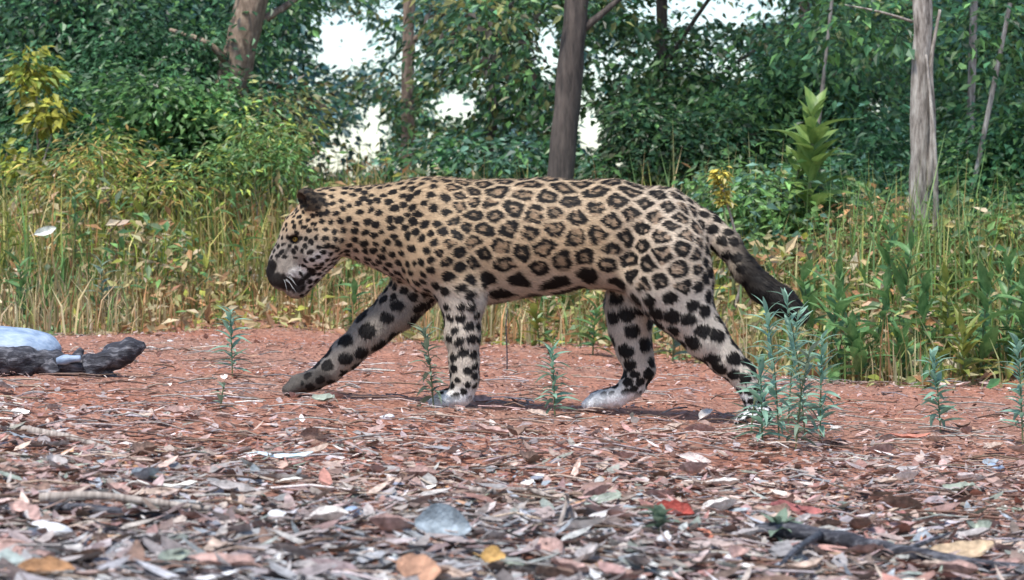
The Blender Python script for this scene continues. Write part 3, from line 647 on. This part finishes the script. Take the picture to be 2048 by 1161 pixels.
def blob(name, p, r, mat, label, cat, seed=0, amp=.25, sub=3, rot=0, parent=None):
    import bmesh
    bm = bmesh.new(); bmesh.ops.create_icosphere(bm, subdivisions=sub, radius=1)
    for v in bm.verts:
        q_ = v.co.copy(); k = 1 + amp * noise.noise(q_ * 1.1 + Vector((seed * 7.1, 0, 0))) + amp * .4 * noise.noise(q_ * 3 + Vector((seed, 3, 1)))
        v.co = Vector((q_.x * r[0] * k, q_.y * r[1] * k, q_.z * r[2] * k))
    me = bpy.data.meshes.new(name); bm.to_mesh(me); bm.free(); me.materials.append(mat)
    for p_ in me.polygons: p_.use_smooth = True
    o = link(name, me, parent, p); o.rotation_euler = (0, 0, rot)
    if label: tag(o, label, cat)
    return o
pz = gpos(15, 738)
blob('stone', pz + np.array([0, .03, .062]), (.185, .13, .088), M_stone, 'smooth pale blue rounded stone cut by the left edge', 'stone', 3, .1, 4, -.1)
# dark stump piece beside it: body, raised stub and side knobs
b0 = gpos(80, 752)
lg = thing('fallen_log', b0, 'dark rotten log piece with a raised stub beside the pale blue stone', 'log')
def lp(px, py, dy=0): 
    q_ = at(px, py, b0[1] + D); q_[1] += dy; return q_ - b0
for nm, pts, rr in (('log_body', [lp(-20, 722), lp(60, 724), lp(130, 728), lp(190, 735)], [.05, .045, .036, .032]), ('log_stub', [lp(175, 740), lp(215, 722), lp(252, 704), lp(290, 690)], [.05, .044, .04, .016]),
                    ('log_foot', [lp(190, 730), lp(215, 748), lp(228, 762)], [.03, .022, .012]), ('log_knob', [lp(150, 725), lp(158, 706), lp(164, 698)], [.028, .018, .01]), ('log_knob', [lp(100, 728, -.03), lp(118, 748, -.05)], [.03, .016])):
    V, f = tube(pts, rr, 28, .5, lump=7); link(nm, npmesh(nm, V, f, None, M_char, True), lg)
V, f = tube([lp(118, 722, -.045), lp(140, 718, -.045), lp(165, 716, -.04)], [.012, .016, .01], 8, .3, lump=9)  # pale blue raised streak along the near side of the log
link('pale_blue_patch', npmesh('pale_blue_patch', V, f, None, M_stone, True), lg)
for i, (px, py, r, mt, lb) in enumerate([(735, 1118, .022, M_white, 'bright white stone at the bottom left of centre'), (855, 1110, .02, M_white, 'white stone touching the orange-brown tilted leaf'),
        (780, 1140, .022, M_white, 'greyish white stone between the two brighter ones'), (1590, 1128, .022, M_white, 'white round stone below the dark fallen branch'), (1455, 1130, .02, M_white, 'white stone left of the dark fallen branch'),
        (1260, 1140, .018, M_white, 'grey-white pebble at the bottom right of centre'), (100, 1080, .035, M_white, 'pale stone half buried at lower left'), (1840, 1075, .022, M_white, 'pale pinkish stone above the dark fallen branch'),
        (560, 1045, .024, M_white, 'flat pale stone in the grey litter left of centre'), (700, 1035, .024, M_stone, 'blue-grey pebble left of the broad blue-grey leaf'), (950, 1148, .018, M_white, 'small pale pebble by the orange leaf'),
        (1990, 942, .022, M_stone, 'flat bluish stone at the right edge of the litter'), (340, 685, .012, M_white, 'tiny white pebble on the red soil at left'), (775, 838, .016, M_white, 'small flat pale stone below the reaching foreleg'), (900, 843, .011, M_white, 'tiny pinkish pebble just below the near front paw')]):
    p = gpos(px, py); blob('stone', up(p, r * .18), (r * 1.3, r, r * .7), mt, lb, 'stone', i + 5, .45, 3, i)

# ---------------------------------------------------------------- the jaguar
S = 640.0
def K(u, v, w_=0.): return np.array([(u - 1024) / S, -w_, HC - (v - HOR) / S])   # w_ > 0 is the near side
VX = .0042
lo = np.array([-.84, -.26, -.10]); hi = np.array([.96, .26, .76])
dim = np.ceil((hi - lo) / VX).astype(int)
G = np.full(dim, .2, np.float32)
def prim(a, b, ra, rb, sy=1., k=.03, sub=False):
    """round cone from a to b; sy = widening across the body; k = blend radius"""
    a = np.array(a, float); b = np.array(b, float); rm = max(ra, rb)
    pad = np.array([rm, rm * sy, rm]) + k + .012
    i0 = np.maximum(((np.minimum(a, b) - pad - lo) / VX).astype(int), 0); i1 = np.minimum(((np.maximum(a, b) + pad - lo) / VX).astype(int) + 1, dim)
    if np.any(i1 <= i0): return
    g = [lo[j] + VX * np.arange(i0[j], i1[j]) for j in range(3)]
    X_, Y_, Z_ = np.meshgrid(*g, indexing='ij')
    Y_ = (Y_ - (a[1] + b[1]) / 2) / sy + (a[1] + b[1]) / 2 if abs(a[1] - b[1]) < 1e-6 else Y_
    ba = b - a; l2 = max(ba @ ba, 1e-9)
    t = np.clip(((X_ - a[0]) * ba[0] + (Y_ - a[1]) * ba[1] + (Z_ - a[2]) * ba[2]) / l2, 0, 1)
    d = np.sqrt((X_ - a[0] - t * ba[0]) ** 2 + (Y_ - a[1] - t * ba[1]) ** 2 + (Z_ - a[2] - t * ba[2]) ** 2) - (ra + (rb - ra) * t)
    sl_ = tuple(slice(i0[j], i1[j]) for j in range(3)); g0 = G[sl_]
    if sub:
        d = -d; h = np.clip(.5 - .5 * (d - g0) / k * -1, 0, 1) if False else None
        h = np.maximum(k - np.abs(g0 - d), 0) / k
        G[sl_] = np.maximum(g0, d) + h * h * k * .25
    else:
        h = np.maximum(k - np.abs(g0 - d), 0) / k
        G[sl_] = np.minimum(g0, d) - h * h * k * .25
def chain(pts, k=.03, sy=1.):
    for (a, ra), (b, rb) in zip(pts[:-1], pts[1:]): prim(a, b, ra / S, rb / S, sy, k)
# trunk
chain([(K(828, 466), 92), (K(905, 478), 108), (K(1000, 480), 114), (K(1100, 472), 108), (K(1200, 466), 98), (K(1290, 468), 84)], .05, .86)
prim(K(900, 398), K(840, 398), 30 / S, 26 / S, 1.5, .06)              # withers
prim(K(1240, 430), K(1360, 448), 60 / S, 42 / S, 1.15, .05)           # croup
prim(K(1335, 430), K(1385, 452), 50 / S, 32 / S, 1.1, .05)
prim(K(890, 540), K(960, 560), 48 / S, 42 / S, 1.3, .05)              # brisket
prim(K(1205, 535), K(1262, 560), 34 / S, 26 / S, 2.2, .05)             # flank fold
# neck
chain([(K(840, 450), 88), (K(765, 445), 68), (K(700, 437), 56), (K(655, 440), 54)], .05, .88)
prim(K(800, 490), K(700, 475), 60 / S, 36 / S, .9, .05)
for s_ in (1, -1):
    # shoulder blade, hip and thigh
    prim(K(868, 425, .062 * s_), K(880, 520, .085 * s_), 50 / S, 60 / S, 1, .035)
    prim(K(905, 505, .10 * s_), K(932, 575, .105 * s_), 46 / S, 34 / S, 1, .022)
    prim(K(838, 480, .07 * s_), K(848, 545, .065 * s_), 42 / S, 36 / S, 1, .03)
    prim(K(1325, 455, .05 * s_), K(1330, 520, .07 * s_), 62 / S, 66 / S, 1, .04)
    prim(K(1365, 470, .06 * s_), K(1385, 560, .075 * s_), 40 / S, 40 / S, 1, .025)
# near fore leg
def paw(c, fwd, drop, w_, r=17, k=.012):
    """c = pixel of paw centre; four toes, a pad"""
    u, v = c
    prim(K(u + 16, v - 6, w_), K(u - 12, v + 1, w_), (r + 3) / S, (r + 1) / S, 1.15, .02)
    prim(K(u - 6, v - 7 + drop * .5, w_ - .012), K(u - 14, v - 5 + drop * .5, w_ + .012), (r - 3) / S, (r - 4) / S, 1, .012)
    for j, (dw, du) in enumerate(((-.030, 7), (-.0105, 0), (.0105, 0), (.030, 7))):
        prim(K(u - 12 + du, v + 1, w_ + dw * .9), K(u - 33 + du, v + 6 + drop, w_ + dw * 1.1), (r - 7) / S, (r - 7.5) / S, 1, .004)
        prim(K(u - 24 + du, v - 1 + drop, w_ + dw), K(u - 27 + du, v + 1 + drop, w_ + dw), (r - 7) / S, (r - 7) / S, 1, .004)
wn = .095
chain([(K(892, 500, .09), 62), (K(915, 572, wn), 44), (K(926, 610, wn), 37), (K(926, 668, wn), 31), (K(929, 722, wn), 25), (K(931, 758, wn), 24), (K(928, 786, wn), 21)], .03)
prim(K(935, 585, wn), K(945, 600, wn), 24 / S, 18 / S, 1, .03)      # elbow
paw((900, 797), 1, 0, wn)
# far fore leg, reaching forward
wf = -.085
chain([(K(868, 520, -.085), 58), (K(830, 575, wf), 46), (K(795, 618, wf), 40), (K(742, 662, wf), 35), (K(688, 712, wf), 29), (K(654, 744, wf), 23), (K(628, 760, wf), 19)], .03)
paw((604, 772), 1, 5, wf, 19)
# near hind leg, pushing off behind
wh = .085
chain([(K(1335, 510, .08), 72), (K(1345, 570, wh), 66), (K(1368, 622, wh), 52), (K(1406, 672, wh), 40), (K(1446, 716, wh), 29), (K(1480, 748, wh), 22), (K(1500, 785, wh), 18), (K(1512, 822, wh), 18)], .035)
prim(K(1290, 560, wh), K(1325, 600, wh), 42 / S, 40 / S, 1, .05)
prim(K(1486, 740, wh), K(1476, 752, wh), 17 / S, 15 / S, 1, .02)
paw((1506, 834), 1, 0, wh)
# far hind leg, set forward under the belly
wr = -.085
chain([(K(1320, 500, -.08), 68), (K(1290, 560, wr), 58), (K(1262, 612, wr), 48), (K(1262, 660, wr), 38), (K(1272, 705, wr), 31), (K(1284, 742, wr), 25), (K(1268, 775, wr), 20), (K(1240, 797, wr), 19)], .035)
prim(K(1292, 745, wr), K(1282, 752, wr), 17 / S, 14 / S, 1, .02)
paw((1206, 806), 1, 1, wr)
# tail
chain([(K(1372, 440, 0), 34), (K(1412, 452, .01), 27), (K(1452, 488, .03), 24), (K(1486, 538, .045), 23), (K(1520, 575, .05), 25), (K(1560, 602, .055), 26), (K(1592, 628, .055), 21)], .03)
# head, lowered
prim(K(648, 432), K(628, 462), 52 / S, 52 / S, 1.02, .04)             # skull
prim(K(620, 472), K(580, 526), 46 / S, 37 / S, .92, .03)              # bridge
prim(K(577, 528), K(565, 549), 34 / S, 31 / S, .95, .02)
prim(K(590, 455), K(560, 522), 22 / S, 17 / S, 1.15, .03)             # forehead to nose line
for s_ in (1, -1):
    prim(K(655, 482, .045 * s_), K(632, 505, .045 * s_), 38 / S, 33 / S, 1, .025)   # cheek
    prim(K(578, 544, .024 * s_), K(568, 558, .022 * s_), 27 / S, 23 / S, 1, .012)   # whisker pad
    prim(K(604, 448, .038 * s_), K(592, 470, .036 * s_), 17 / S, 13 / S, 1, .02)   # brow
    prim(K(632, 412, .058 * s_), K(614, 396, .066 * s_), 23 / S, 19 / S, 1, .014)   # ear
    prim(K(604, 402, .078 * s_), K(620, 410, .066 * s_), 15 / S, 10 / S, 1, .006, sub=True)
prim(K(642, 508), K(596, 574), 36 / S, 23 / S, 1.1, .02)             # lower jaw
prim(K(597, 575), K(588, 579), 18 / S, 16 / S, 1.1, .015)
prim(K(549, 535), K(543, 543), 12 / S, 11 / S, 1.3, .008)             # nose
for s_ in (1, -1):
    prim(K(578, 570, .045 * s_), K(622, 545, .066 * s_), 3.2 / S, 2.4 / S, 1, .006, sub=True)   # mouth line
    prim(K(590, 481, .052 * s_), K(597, 477, .055 * s_), 8 / S, 7 / S, 1, .012, sub=True)     # eye socket

def surface_nets(G):
    ins = G < 0
    nx, ny, nz = G.shape
    c = np.zeros((nx - 1, ny - 1, nz - 1), np.int8)
    for i in (0, 1):
        for j in (0, 1):
            for k in (0, 1): c += ins[i:nx - 1 + i, j:ny - 1 + j, k:nz - 1 + k]
    act = (c > 0) & (c < 8)
    ci = np.argwhere(act); idm = -np.ones(act.shape, np.int64); idm[act] = np.arange(len(ci))
    acc = np.zeros((len(ci), 3)); cnt = np.zeros(len(ci))
    corners = [(i, j, k) for i in (0, 1) for j in (0, 1) for k in (0, 1)]
    for a in corners:
        for ax in range(3):
            if a[ax] == 0:
                b = list(a); b[ax] = 1
                va = G[ci[:, 0] + a[0], ci[:, 1] + a[1], ci[:, 2] + a[2]]; vb = G[ci[:, 0] + b[0], ci[:, 1] + b[1], ci[:, 2] + b[2]]
                m = (va < 0) != (vb < 0); t = va[m] / (va[m] - vb[m])
                p = np.tile(np.array(a, float), (m.sum(), 1)); p[:, ax] = t
                acc[m] += p; cnt[m] += 1
    V = ci + acc / cnt[:, None]
    F_ = []
    for ax in range(3):
        o1, o2 = [(1, 2), (2, 0), (0, 1)][ax]
        A = ins; sA = [slice(None)] * 3; sB = [slice(None)] * 3; sA[ax] = slice(0, -1); sB[ax] = slice(1, None)
        cr = A[tuple(sA)] != A[tuple(sB)]; e = np.argwhere(cr)
        e = e[(e[:, o1] > 0) & (e[:, o2] > 0) & (e[:, o1] < G.shape[o1] - 1) & (e[:, o2] < G.shape[o2] - 1)]
        def at_(d1, d2):
            q_ = e.copy(); q_[:, o1] -= d1; q_[:, o2] -= d2; return idm[q_[:, 0], q_[:, 1], q_[:, 2]]
        qd = np.stack([at_(1, 1), at_(0, 1), at_(0, 0), at_(1, 0)], -1)
        inn = ins[e[:, 0], e[:, 1], e[:, 2]]
        qd[~inn] = qd[~inn][:, ::-1]; F_.append(qd)
    return V, np.concatenate(F_)
V, Q = surface_nets(G); V = lo + V * VX
for _ in range(3):       # relax
    acc = np.zeros_like(V); cnt = np.zeros(len(V))
    for a, b in ((0, 1), (1, 2), (2, 3), (3, 0)):
        for i, j in ((a, b), (b, a)):
            np.add.at(acc, Q[:, i], V[Q[:, j]]); np.add.at(cnt, Q[:, i], 1)
    V = V * .5 + acc / cnt[:, None] * .5
fn = np.cross(V[Q[:, 2]] - V[Q[:, 0]], V[Q[:, 3]] - V[Q[:, 1]])
VN = np.zeros_like(V)
for i in range(4): np.add.at(VN, Q[:, i], fn)
VN = unit(VN)
for i in range(len(V)):
    vv = Vector(V[i]); amp_ = .0045 if V[i][0] > -.25 else .0015
    V[i] += VN[i] * amp_ * (noise.noise(Vector((vv.x * 7, vv.y * 5, vv.z * 4))) + .35 * noise.noise(Vector((vv.x * 26, vv.y * 10, vv.z * 9))))
U = V[:, 0] * S + 1024; W_ = (HC - V[:, 2]) * S + HOR; LY = -V[:, 1]      # pixel-like body coordinates

# coat: where each kind of marking sits
def seg_d(u, v, a, b):
    a = np.array(a, float); b = np.array(b, float); ba = b - a
    t = np.clip(((u - a[0]) * ba[0] + (v - a[1]) * ba[1]) / (ba @ ba), 0, 1)
    return np.hypot(u - a[0] - t * ba[0], v - a[1] - t * ba[1])
def sm(x, a, b):
    t = np.clip((x - a) / (b - a), 0, 1); return t * t * (3 - 2 * t)
def region(u, v, ly):
    """-> spacing (px), rosette amount 0..1, spot fill threshold, elongation"""
    tx_ = np.interp(u, [560, 660, 760, 850, 930, 1000, 1200, 1300, 1400], [12, 14, 17, 20, 24, 31, 33, 33, 26])
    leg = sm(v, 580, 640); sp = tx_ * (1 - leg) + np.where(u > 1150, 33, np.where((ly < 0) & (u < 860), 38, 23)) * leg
    low = sm(v, 700, 790); sp = sp * (1 - low) + 17 * low
    belly = sm(v, 525, 555) * (1 - sm(v, 610, 625)) * ((u > 950) & (u < 1230))
    sp = sp * (1 - belly) + 46 * belly
    tail = (u > 1425) & (v < 660); sp = np.where(tail, 23, sp)
    ros = sm(u, 850, 950) * (1 - sm(v, 500, 550)) * (1 - sm(u, 1330, 1400))
    ros = np.maximum(ros, .8 * (u > 1230) * (u < 1400) * (1 - sm(v, 520, 600)))
    el = 1 + .35 * ((u > 950) & (u < 1230) & (v < 540)) + .5 * belly
    return sp, ros, belly, el
sp, ros, belly, el = region(U, W_, LY)
order = rng.permutation(len(V))[:60000]
acc_p = np.zeros((6000, 3)); acc_r = np.zeros(6000); na = 0
for i in order:
    r_ = sp[i] / S * .93; p = V[i]
    if na:
        dd = acc_p[:na] - p; dd[:, 0] /= el[i]
        dd = dd[:, 0] ** 2 + dd[:, 1] ** 2 + dd[:, 2] ** 2
        if np.any(dd < (np.minimum(r_, acc_r[:na] * 1.1)) ** 2): continue
    acc_p[na] = p; acc_r[na] = r_; na += 1
    if na >= 5999: break
seeds = acc_p[:na]
kd = kdtree.KDTree(na)
EL = 1.22
for i, p in enumerate(seeds): kd.insert((p[0] / EL, p[1], p[2]), i)
kd.balance()
f1 = np.zeros(len(V)); f2 = np.zeros(len(V)); f3 = np.zeros(len(V)); sid = np.zeros(len(V), int); ns = np.zeros(len(V)); ns2 = np.zeros(len(V)); ang = np.zeros(len(V))
for i in range(len(V)):
    p = V[i]; vv = Vector(p)
    n1 = noise.noise(vv * 38); n2 = noise.noise(vv * 38 + Vector((9, 9, 9)))
    ns[i] = noise.noise(vv * 95); ns2[i] = noise.noise(vv * 60 + Vector((4, 0, 7)))
    wrp = .0055
    r_ = kd.find_n((p[0] / EL + n1 * wrp, p[1] + ns[i] * .003, p[2] + n2 * wrp), 3)
    f1[i] = r_[0][2]; f2[i] = r_[1][2]; f3[i] = r_[2][2]; sid[i] = r_[0][1]
srnd = rng.random(na)
spm = sp / S
rs_seed = (region(seeds[:, 0] * S + 1024, (HC - seeds[:, 2]) * S + HOR, 0)[1] > rng.uniform(.1, .45, na)).astype(float)
ros = rs_seed[sid]
e = (f2 - f1) / spm                         # 0 on the pale net, about 1 at cell centres
f1n = f1 / spm
wd_net = .17 + .09 * srnd[sid] + ns * .08
wd_net = wd_net * (1 + .35 * belly)
# rosettes: broken dark ring round a brown centre, sometimes with a dot
ringo = sm(e, wd_net - .07, wd_net + .07)
inner = sm(e, .67 + ns2 * .25 + .1 * srnd[sid], .88 + ns2 * .25 + .1 * srnd[sid])
dot = (1 - sm(f1n, .05, .11)) * (srnd[sid] > .45)
breaks = sm(ns2 + .22 * np.sin(srnd[sid] * 40), .36, .46)
dark_r = np.maximum(ringo * (1 - inner) * (1 - breaks), dot)
cent = ringo * (1 - dark_r)
# solid spots
spotr = .36 + .13 * srnd[sid] + .05 * (U > 1250) + ns * .10
dark_s = 1 - sm(f1n, spotr - .06, spotr + .05)
dark = dark_r * ros + dark_s * (1 - ros)
bel_dark = sm(e, wd_net - .05, wd_net + .06); dark = dark * (1 - belly) + bel_dark * belly
cent = cent * ros * (1 - belly)
def mixc(a, b, t): return a * (1 - t[:, None]) + np.array(b)[None] * t[:, None]
base = np.tile(np.array([.53, .40, .265]), (len(V), 1))
warm = (1 - sm(U, 880, 1030)) * (1 - sm(W_, 480, 600)); base = mixc(base, (.48, .345, .21), warm * .85)
midw = np.exp(-((U - 1120) / 180) ** 2 - ((W_ - 490) / 50) ** 2); base = mixc(base, (.58, .41, .24), midw * .7)
cool = sm(U, 1180, 1330) * (1 - sm(U, 1480, 1560)); base = mixc(base, (.56, .475, .38), cool * .75)
pale = np.maximum(sm(W_, 545, 600), sm(-VN[:, 2], .35, .9) * (W_ > 480)); base = mixc(base, (.54, .49, .43), pale * .75)
legw = sm(W_, 755, 800) * ((LY > 0) | (U > 1000)); base = mixc(base, (.76, .77, .78), legw * .9)
fleg = (LY < 0) * (U < 860) * sm(W_, 560, 620); base = base * (1 - .5 * fleg[:, None])  # darkens the far foreleg: its own darker coat plus painted-in shade
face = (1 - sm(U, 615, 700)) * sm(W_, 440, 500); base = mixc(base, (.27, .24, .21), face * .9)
chin = (1 - sm(seg_d(U, W_, (600, 560), (650, 525)), 16, 34)); base = mixc(base, (.7, .67, .63), chin * .8)
inside = sm(LY * np.sign(V[:, 2] + 9), 0, 1)
col = base * (1 + .10 * ns2[:, None])
col = mixc(col, (.25, .155, .09), cent * .7)
black = np.array([.011, .009, .008])
nosehead = ((U < 640) & (W_ < 600))
dark = np.where((U < 600) & (W_ > 520), dark * .25, dark)
# tail end, nose, lips, ear backs
farpaw = (1 - sm(seg_d(U, W_, (575, 778), (640, 762)), 14, 34)) * (W_ > 735) * (LY < 0) * (U < 690); dark = dark * (1 - .75 * sm(W_, 782, 796) * (U < 1300)); dark = np.maximum(dark, farpaw * .72)  # far paw: dark brown coat plus shade painted into the colour
tail_dark = sm(U, 1440, 1490) * (W_ < 665); dark = np.maximum(dark, tail_dark * .97)
nose = 1 - sm(seg_d(U, W_, (544, 532), (538, 546)), 10, 16); dark = np.maximum(dark, nose)
lip = 1 - sm(seg_d(U, W_, (542, 556), (598, 572)) - 2 + ns * 3, 10, 17); lip2 = 1 - sm(seg_d(U, W_, (598, 568), (628, 542)), 4, 8)
dark = np.maximum(dark, np.maximum(lip * .96, lip2))
earm = (1 - sm(seg_d(U, W_, (628, 404), (610, 392)), 20, 27)) * (np.abs(LY) > .052) * (W_ < 424) ; earc = sm(np.abs(LY) * 1.0, .05, .06)
dark = np.maximum(dark, earm * .9)
eye_rim = 1 - sm(np.hypot((U - 592) / 1.2, W_ - 479), 8, 12); dark = np.maximum(dark, eye_rim * (np.abs(LY) > .02) * .95)
tear = 1 - sm(seg_d(U, W_, (586, 486), (572, 508)), 2, 5); dark = np.maximum(dark, tear * .7)
toe = (1 - sm(W_, 0, 1)) * 0
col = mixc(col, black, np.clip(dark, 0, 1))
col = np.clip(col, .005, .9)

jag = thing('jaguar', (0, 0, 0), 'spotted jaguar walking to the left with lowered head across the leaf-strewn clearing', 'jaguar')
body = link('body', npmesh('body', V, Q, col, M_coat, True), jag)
# short fur lying along the body
nf = 230000
ar = np.linalg.norm(fn, axis=1); pr = ar / ar.sum()
fi = rng.choice(len(Q), nf, p=pr)
bw = rng.dirichlet((1, 1, 1, 1), nf)
P = (V[Q[fi]] * bw[:, :, None]).sum(1); Nn = unit((VN[Q[fi]] * bw[:, :, None]).sum(1)); cf = (col[Q[fi]] * bw[:, :, None]).sum(1)
# crisper colour: nearest corner
cf = col[Q[fi, np.argmax(bw, 1)]]
u_ = P[:, 0] * S + 1024; v_ = (HC - P[:, 2]) * S + HOR
flow = np.tile(np.array([1., 0, -.28]), (nf, 1))
legm = sm(v_, 560, 640)[:, None]; flow = flow * (1 - legm) + np.array([.15, 0, -1.]) * legm
tl = ((u_ > 1420) & (v_ < 670))[:, None]; flow = np.where(tl, np.array([.75, 0, -.65]), flow)
hd = (u_ < 640)[:, None]; flow = np.where(hd, np.array([.7, 0, .5]), flow)
flow = flow + rng.normal(0, .22, (nf, 3))
tg = unit(flow - (flow * Nn).sum(1)[:, None] * Nn)
dirf = unit(tg + Nn * rng.uniform(.12, .5, (nf, 1)))
Lf = np.interp(u_, [540, 640, 800, 1400, 1600], [.005, .009, .013, .013, .017]) * rng.uniform(.6, 1.3, nf)
Lf = np.where(v_ > 720, Lf * .6, Lf)
Lf = Lf * np.where((v_ > 560) & (v_ < 620) & (u_ > 900) & (u_ < 1300), 1.5, 1)
sd_f = unit(np.cross(dirf, Nn)) * (.00085 * rng.uniform(.7, 1.4, nf))[:, None]
FV = np.stack([P - sd_f, P + sd_f, P + dirf * Lf[:, None]], 1).reshape(-1, 3)
FI = np.arange(nf * 3).reshape(-1, 3)
fc = np.repeat(cf * (1 + rng.normal(0, .12, (nf, 1))), 3, axis=0)
fur = link('fur', npmesh('fur', FV, FI, np.clip(fc, .004, .95), M_fur), jag); fur['kind'] = 'stuff'
# eyes, whiskers, claws
M_eye, t_, b_ = newmat('amber_eye'); b_.inputs['Base Color'].default_value = (.42, .26, .05, 1); b_.inputs['Roughness'].default_value = .08
M_pup, t_, b_ = newmat('pupil'); b_.inputs['Base Color'].default_value = (.005, .005, .005, 1); b_.inputs['Roughness'].default_value = .1
M_whisk, t_, b_ = newmat('whisker'); b_.inputs['Base Color'].default_value = (.8, .8, .78, 1)
M_claw, t_, b_ = newmat('claw'); b_.inputs['Base Color'].default_value = (.12, .10, .09, 1); b_.inputs['Roughness'].default_value = .3
for s_ in (1, -1):
    m_ = (np.hypot(U - 593, W_ - 479) < 5) & (LY * s_ > 0); ly = np.abs(LY[m_]).max() if m_.any() else .045
    p = K(593, 479, (ly - .004) * s_)
    ey = blob('eye', p, (.0095, .0075, .0085), M_eye, None, None, 1, 0, 2, parent=jag)
    pu = blob('pupil', np.array([-.0035, -.0058 * s_, 0.0005]), (.003, .0022, .0035), M_pup, None, None, 1, 0, 2, parent=ey)
    for k in range(7):
        a = random.uniform(-.5, .5); q_ = K(574 + random.uniform(-8, 8), 552 + random.uniform(-8, 6), .055 * s_)
        e_ = q_ + np.array([random.uniform(.01, .05), -.022 * s_, -.012 + a * .06])
        V_, f_ = tube([q_, (q_ + e_) / 2 + [0, 0, .008], e_], [.00045, .0004, .00015], 3, cap=False)
        link('whisker', npmesh('whisker', V_, f_, None, M_whisk, True), jag)
for (u, v, w_) in ((864, 806, wn), (570, 786, wf), (1472, 843, wh), (1172, 815, wr)):
    for dw, du in ((-.03, 6), (-.0105, 0), (.0105, 0), (.03, 6)):
        q_ = K(u + du + 2, v - 2, w_ + dw); V_, f_ = tube([q_, q_ + [-.006, 0, -.002], q_ + [-.010, 0, -.007]], [.0028, .002, .0005], 5)
        link('claw', npmesh('claw', V_, f_, None, M_claw, True), jag)
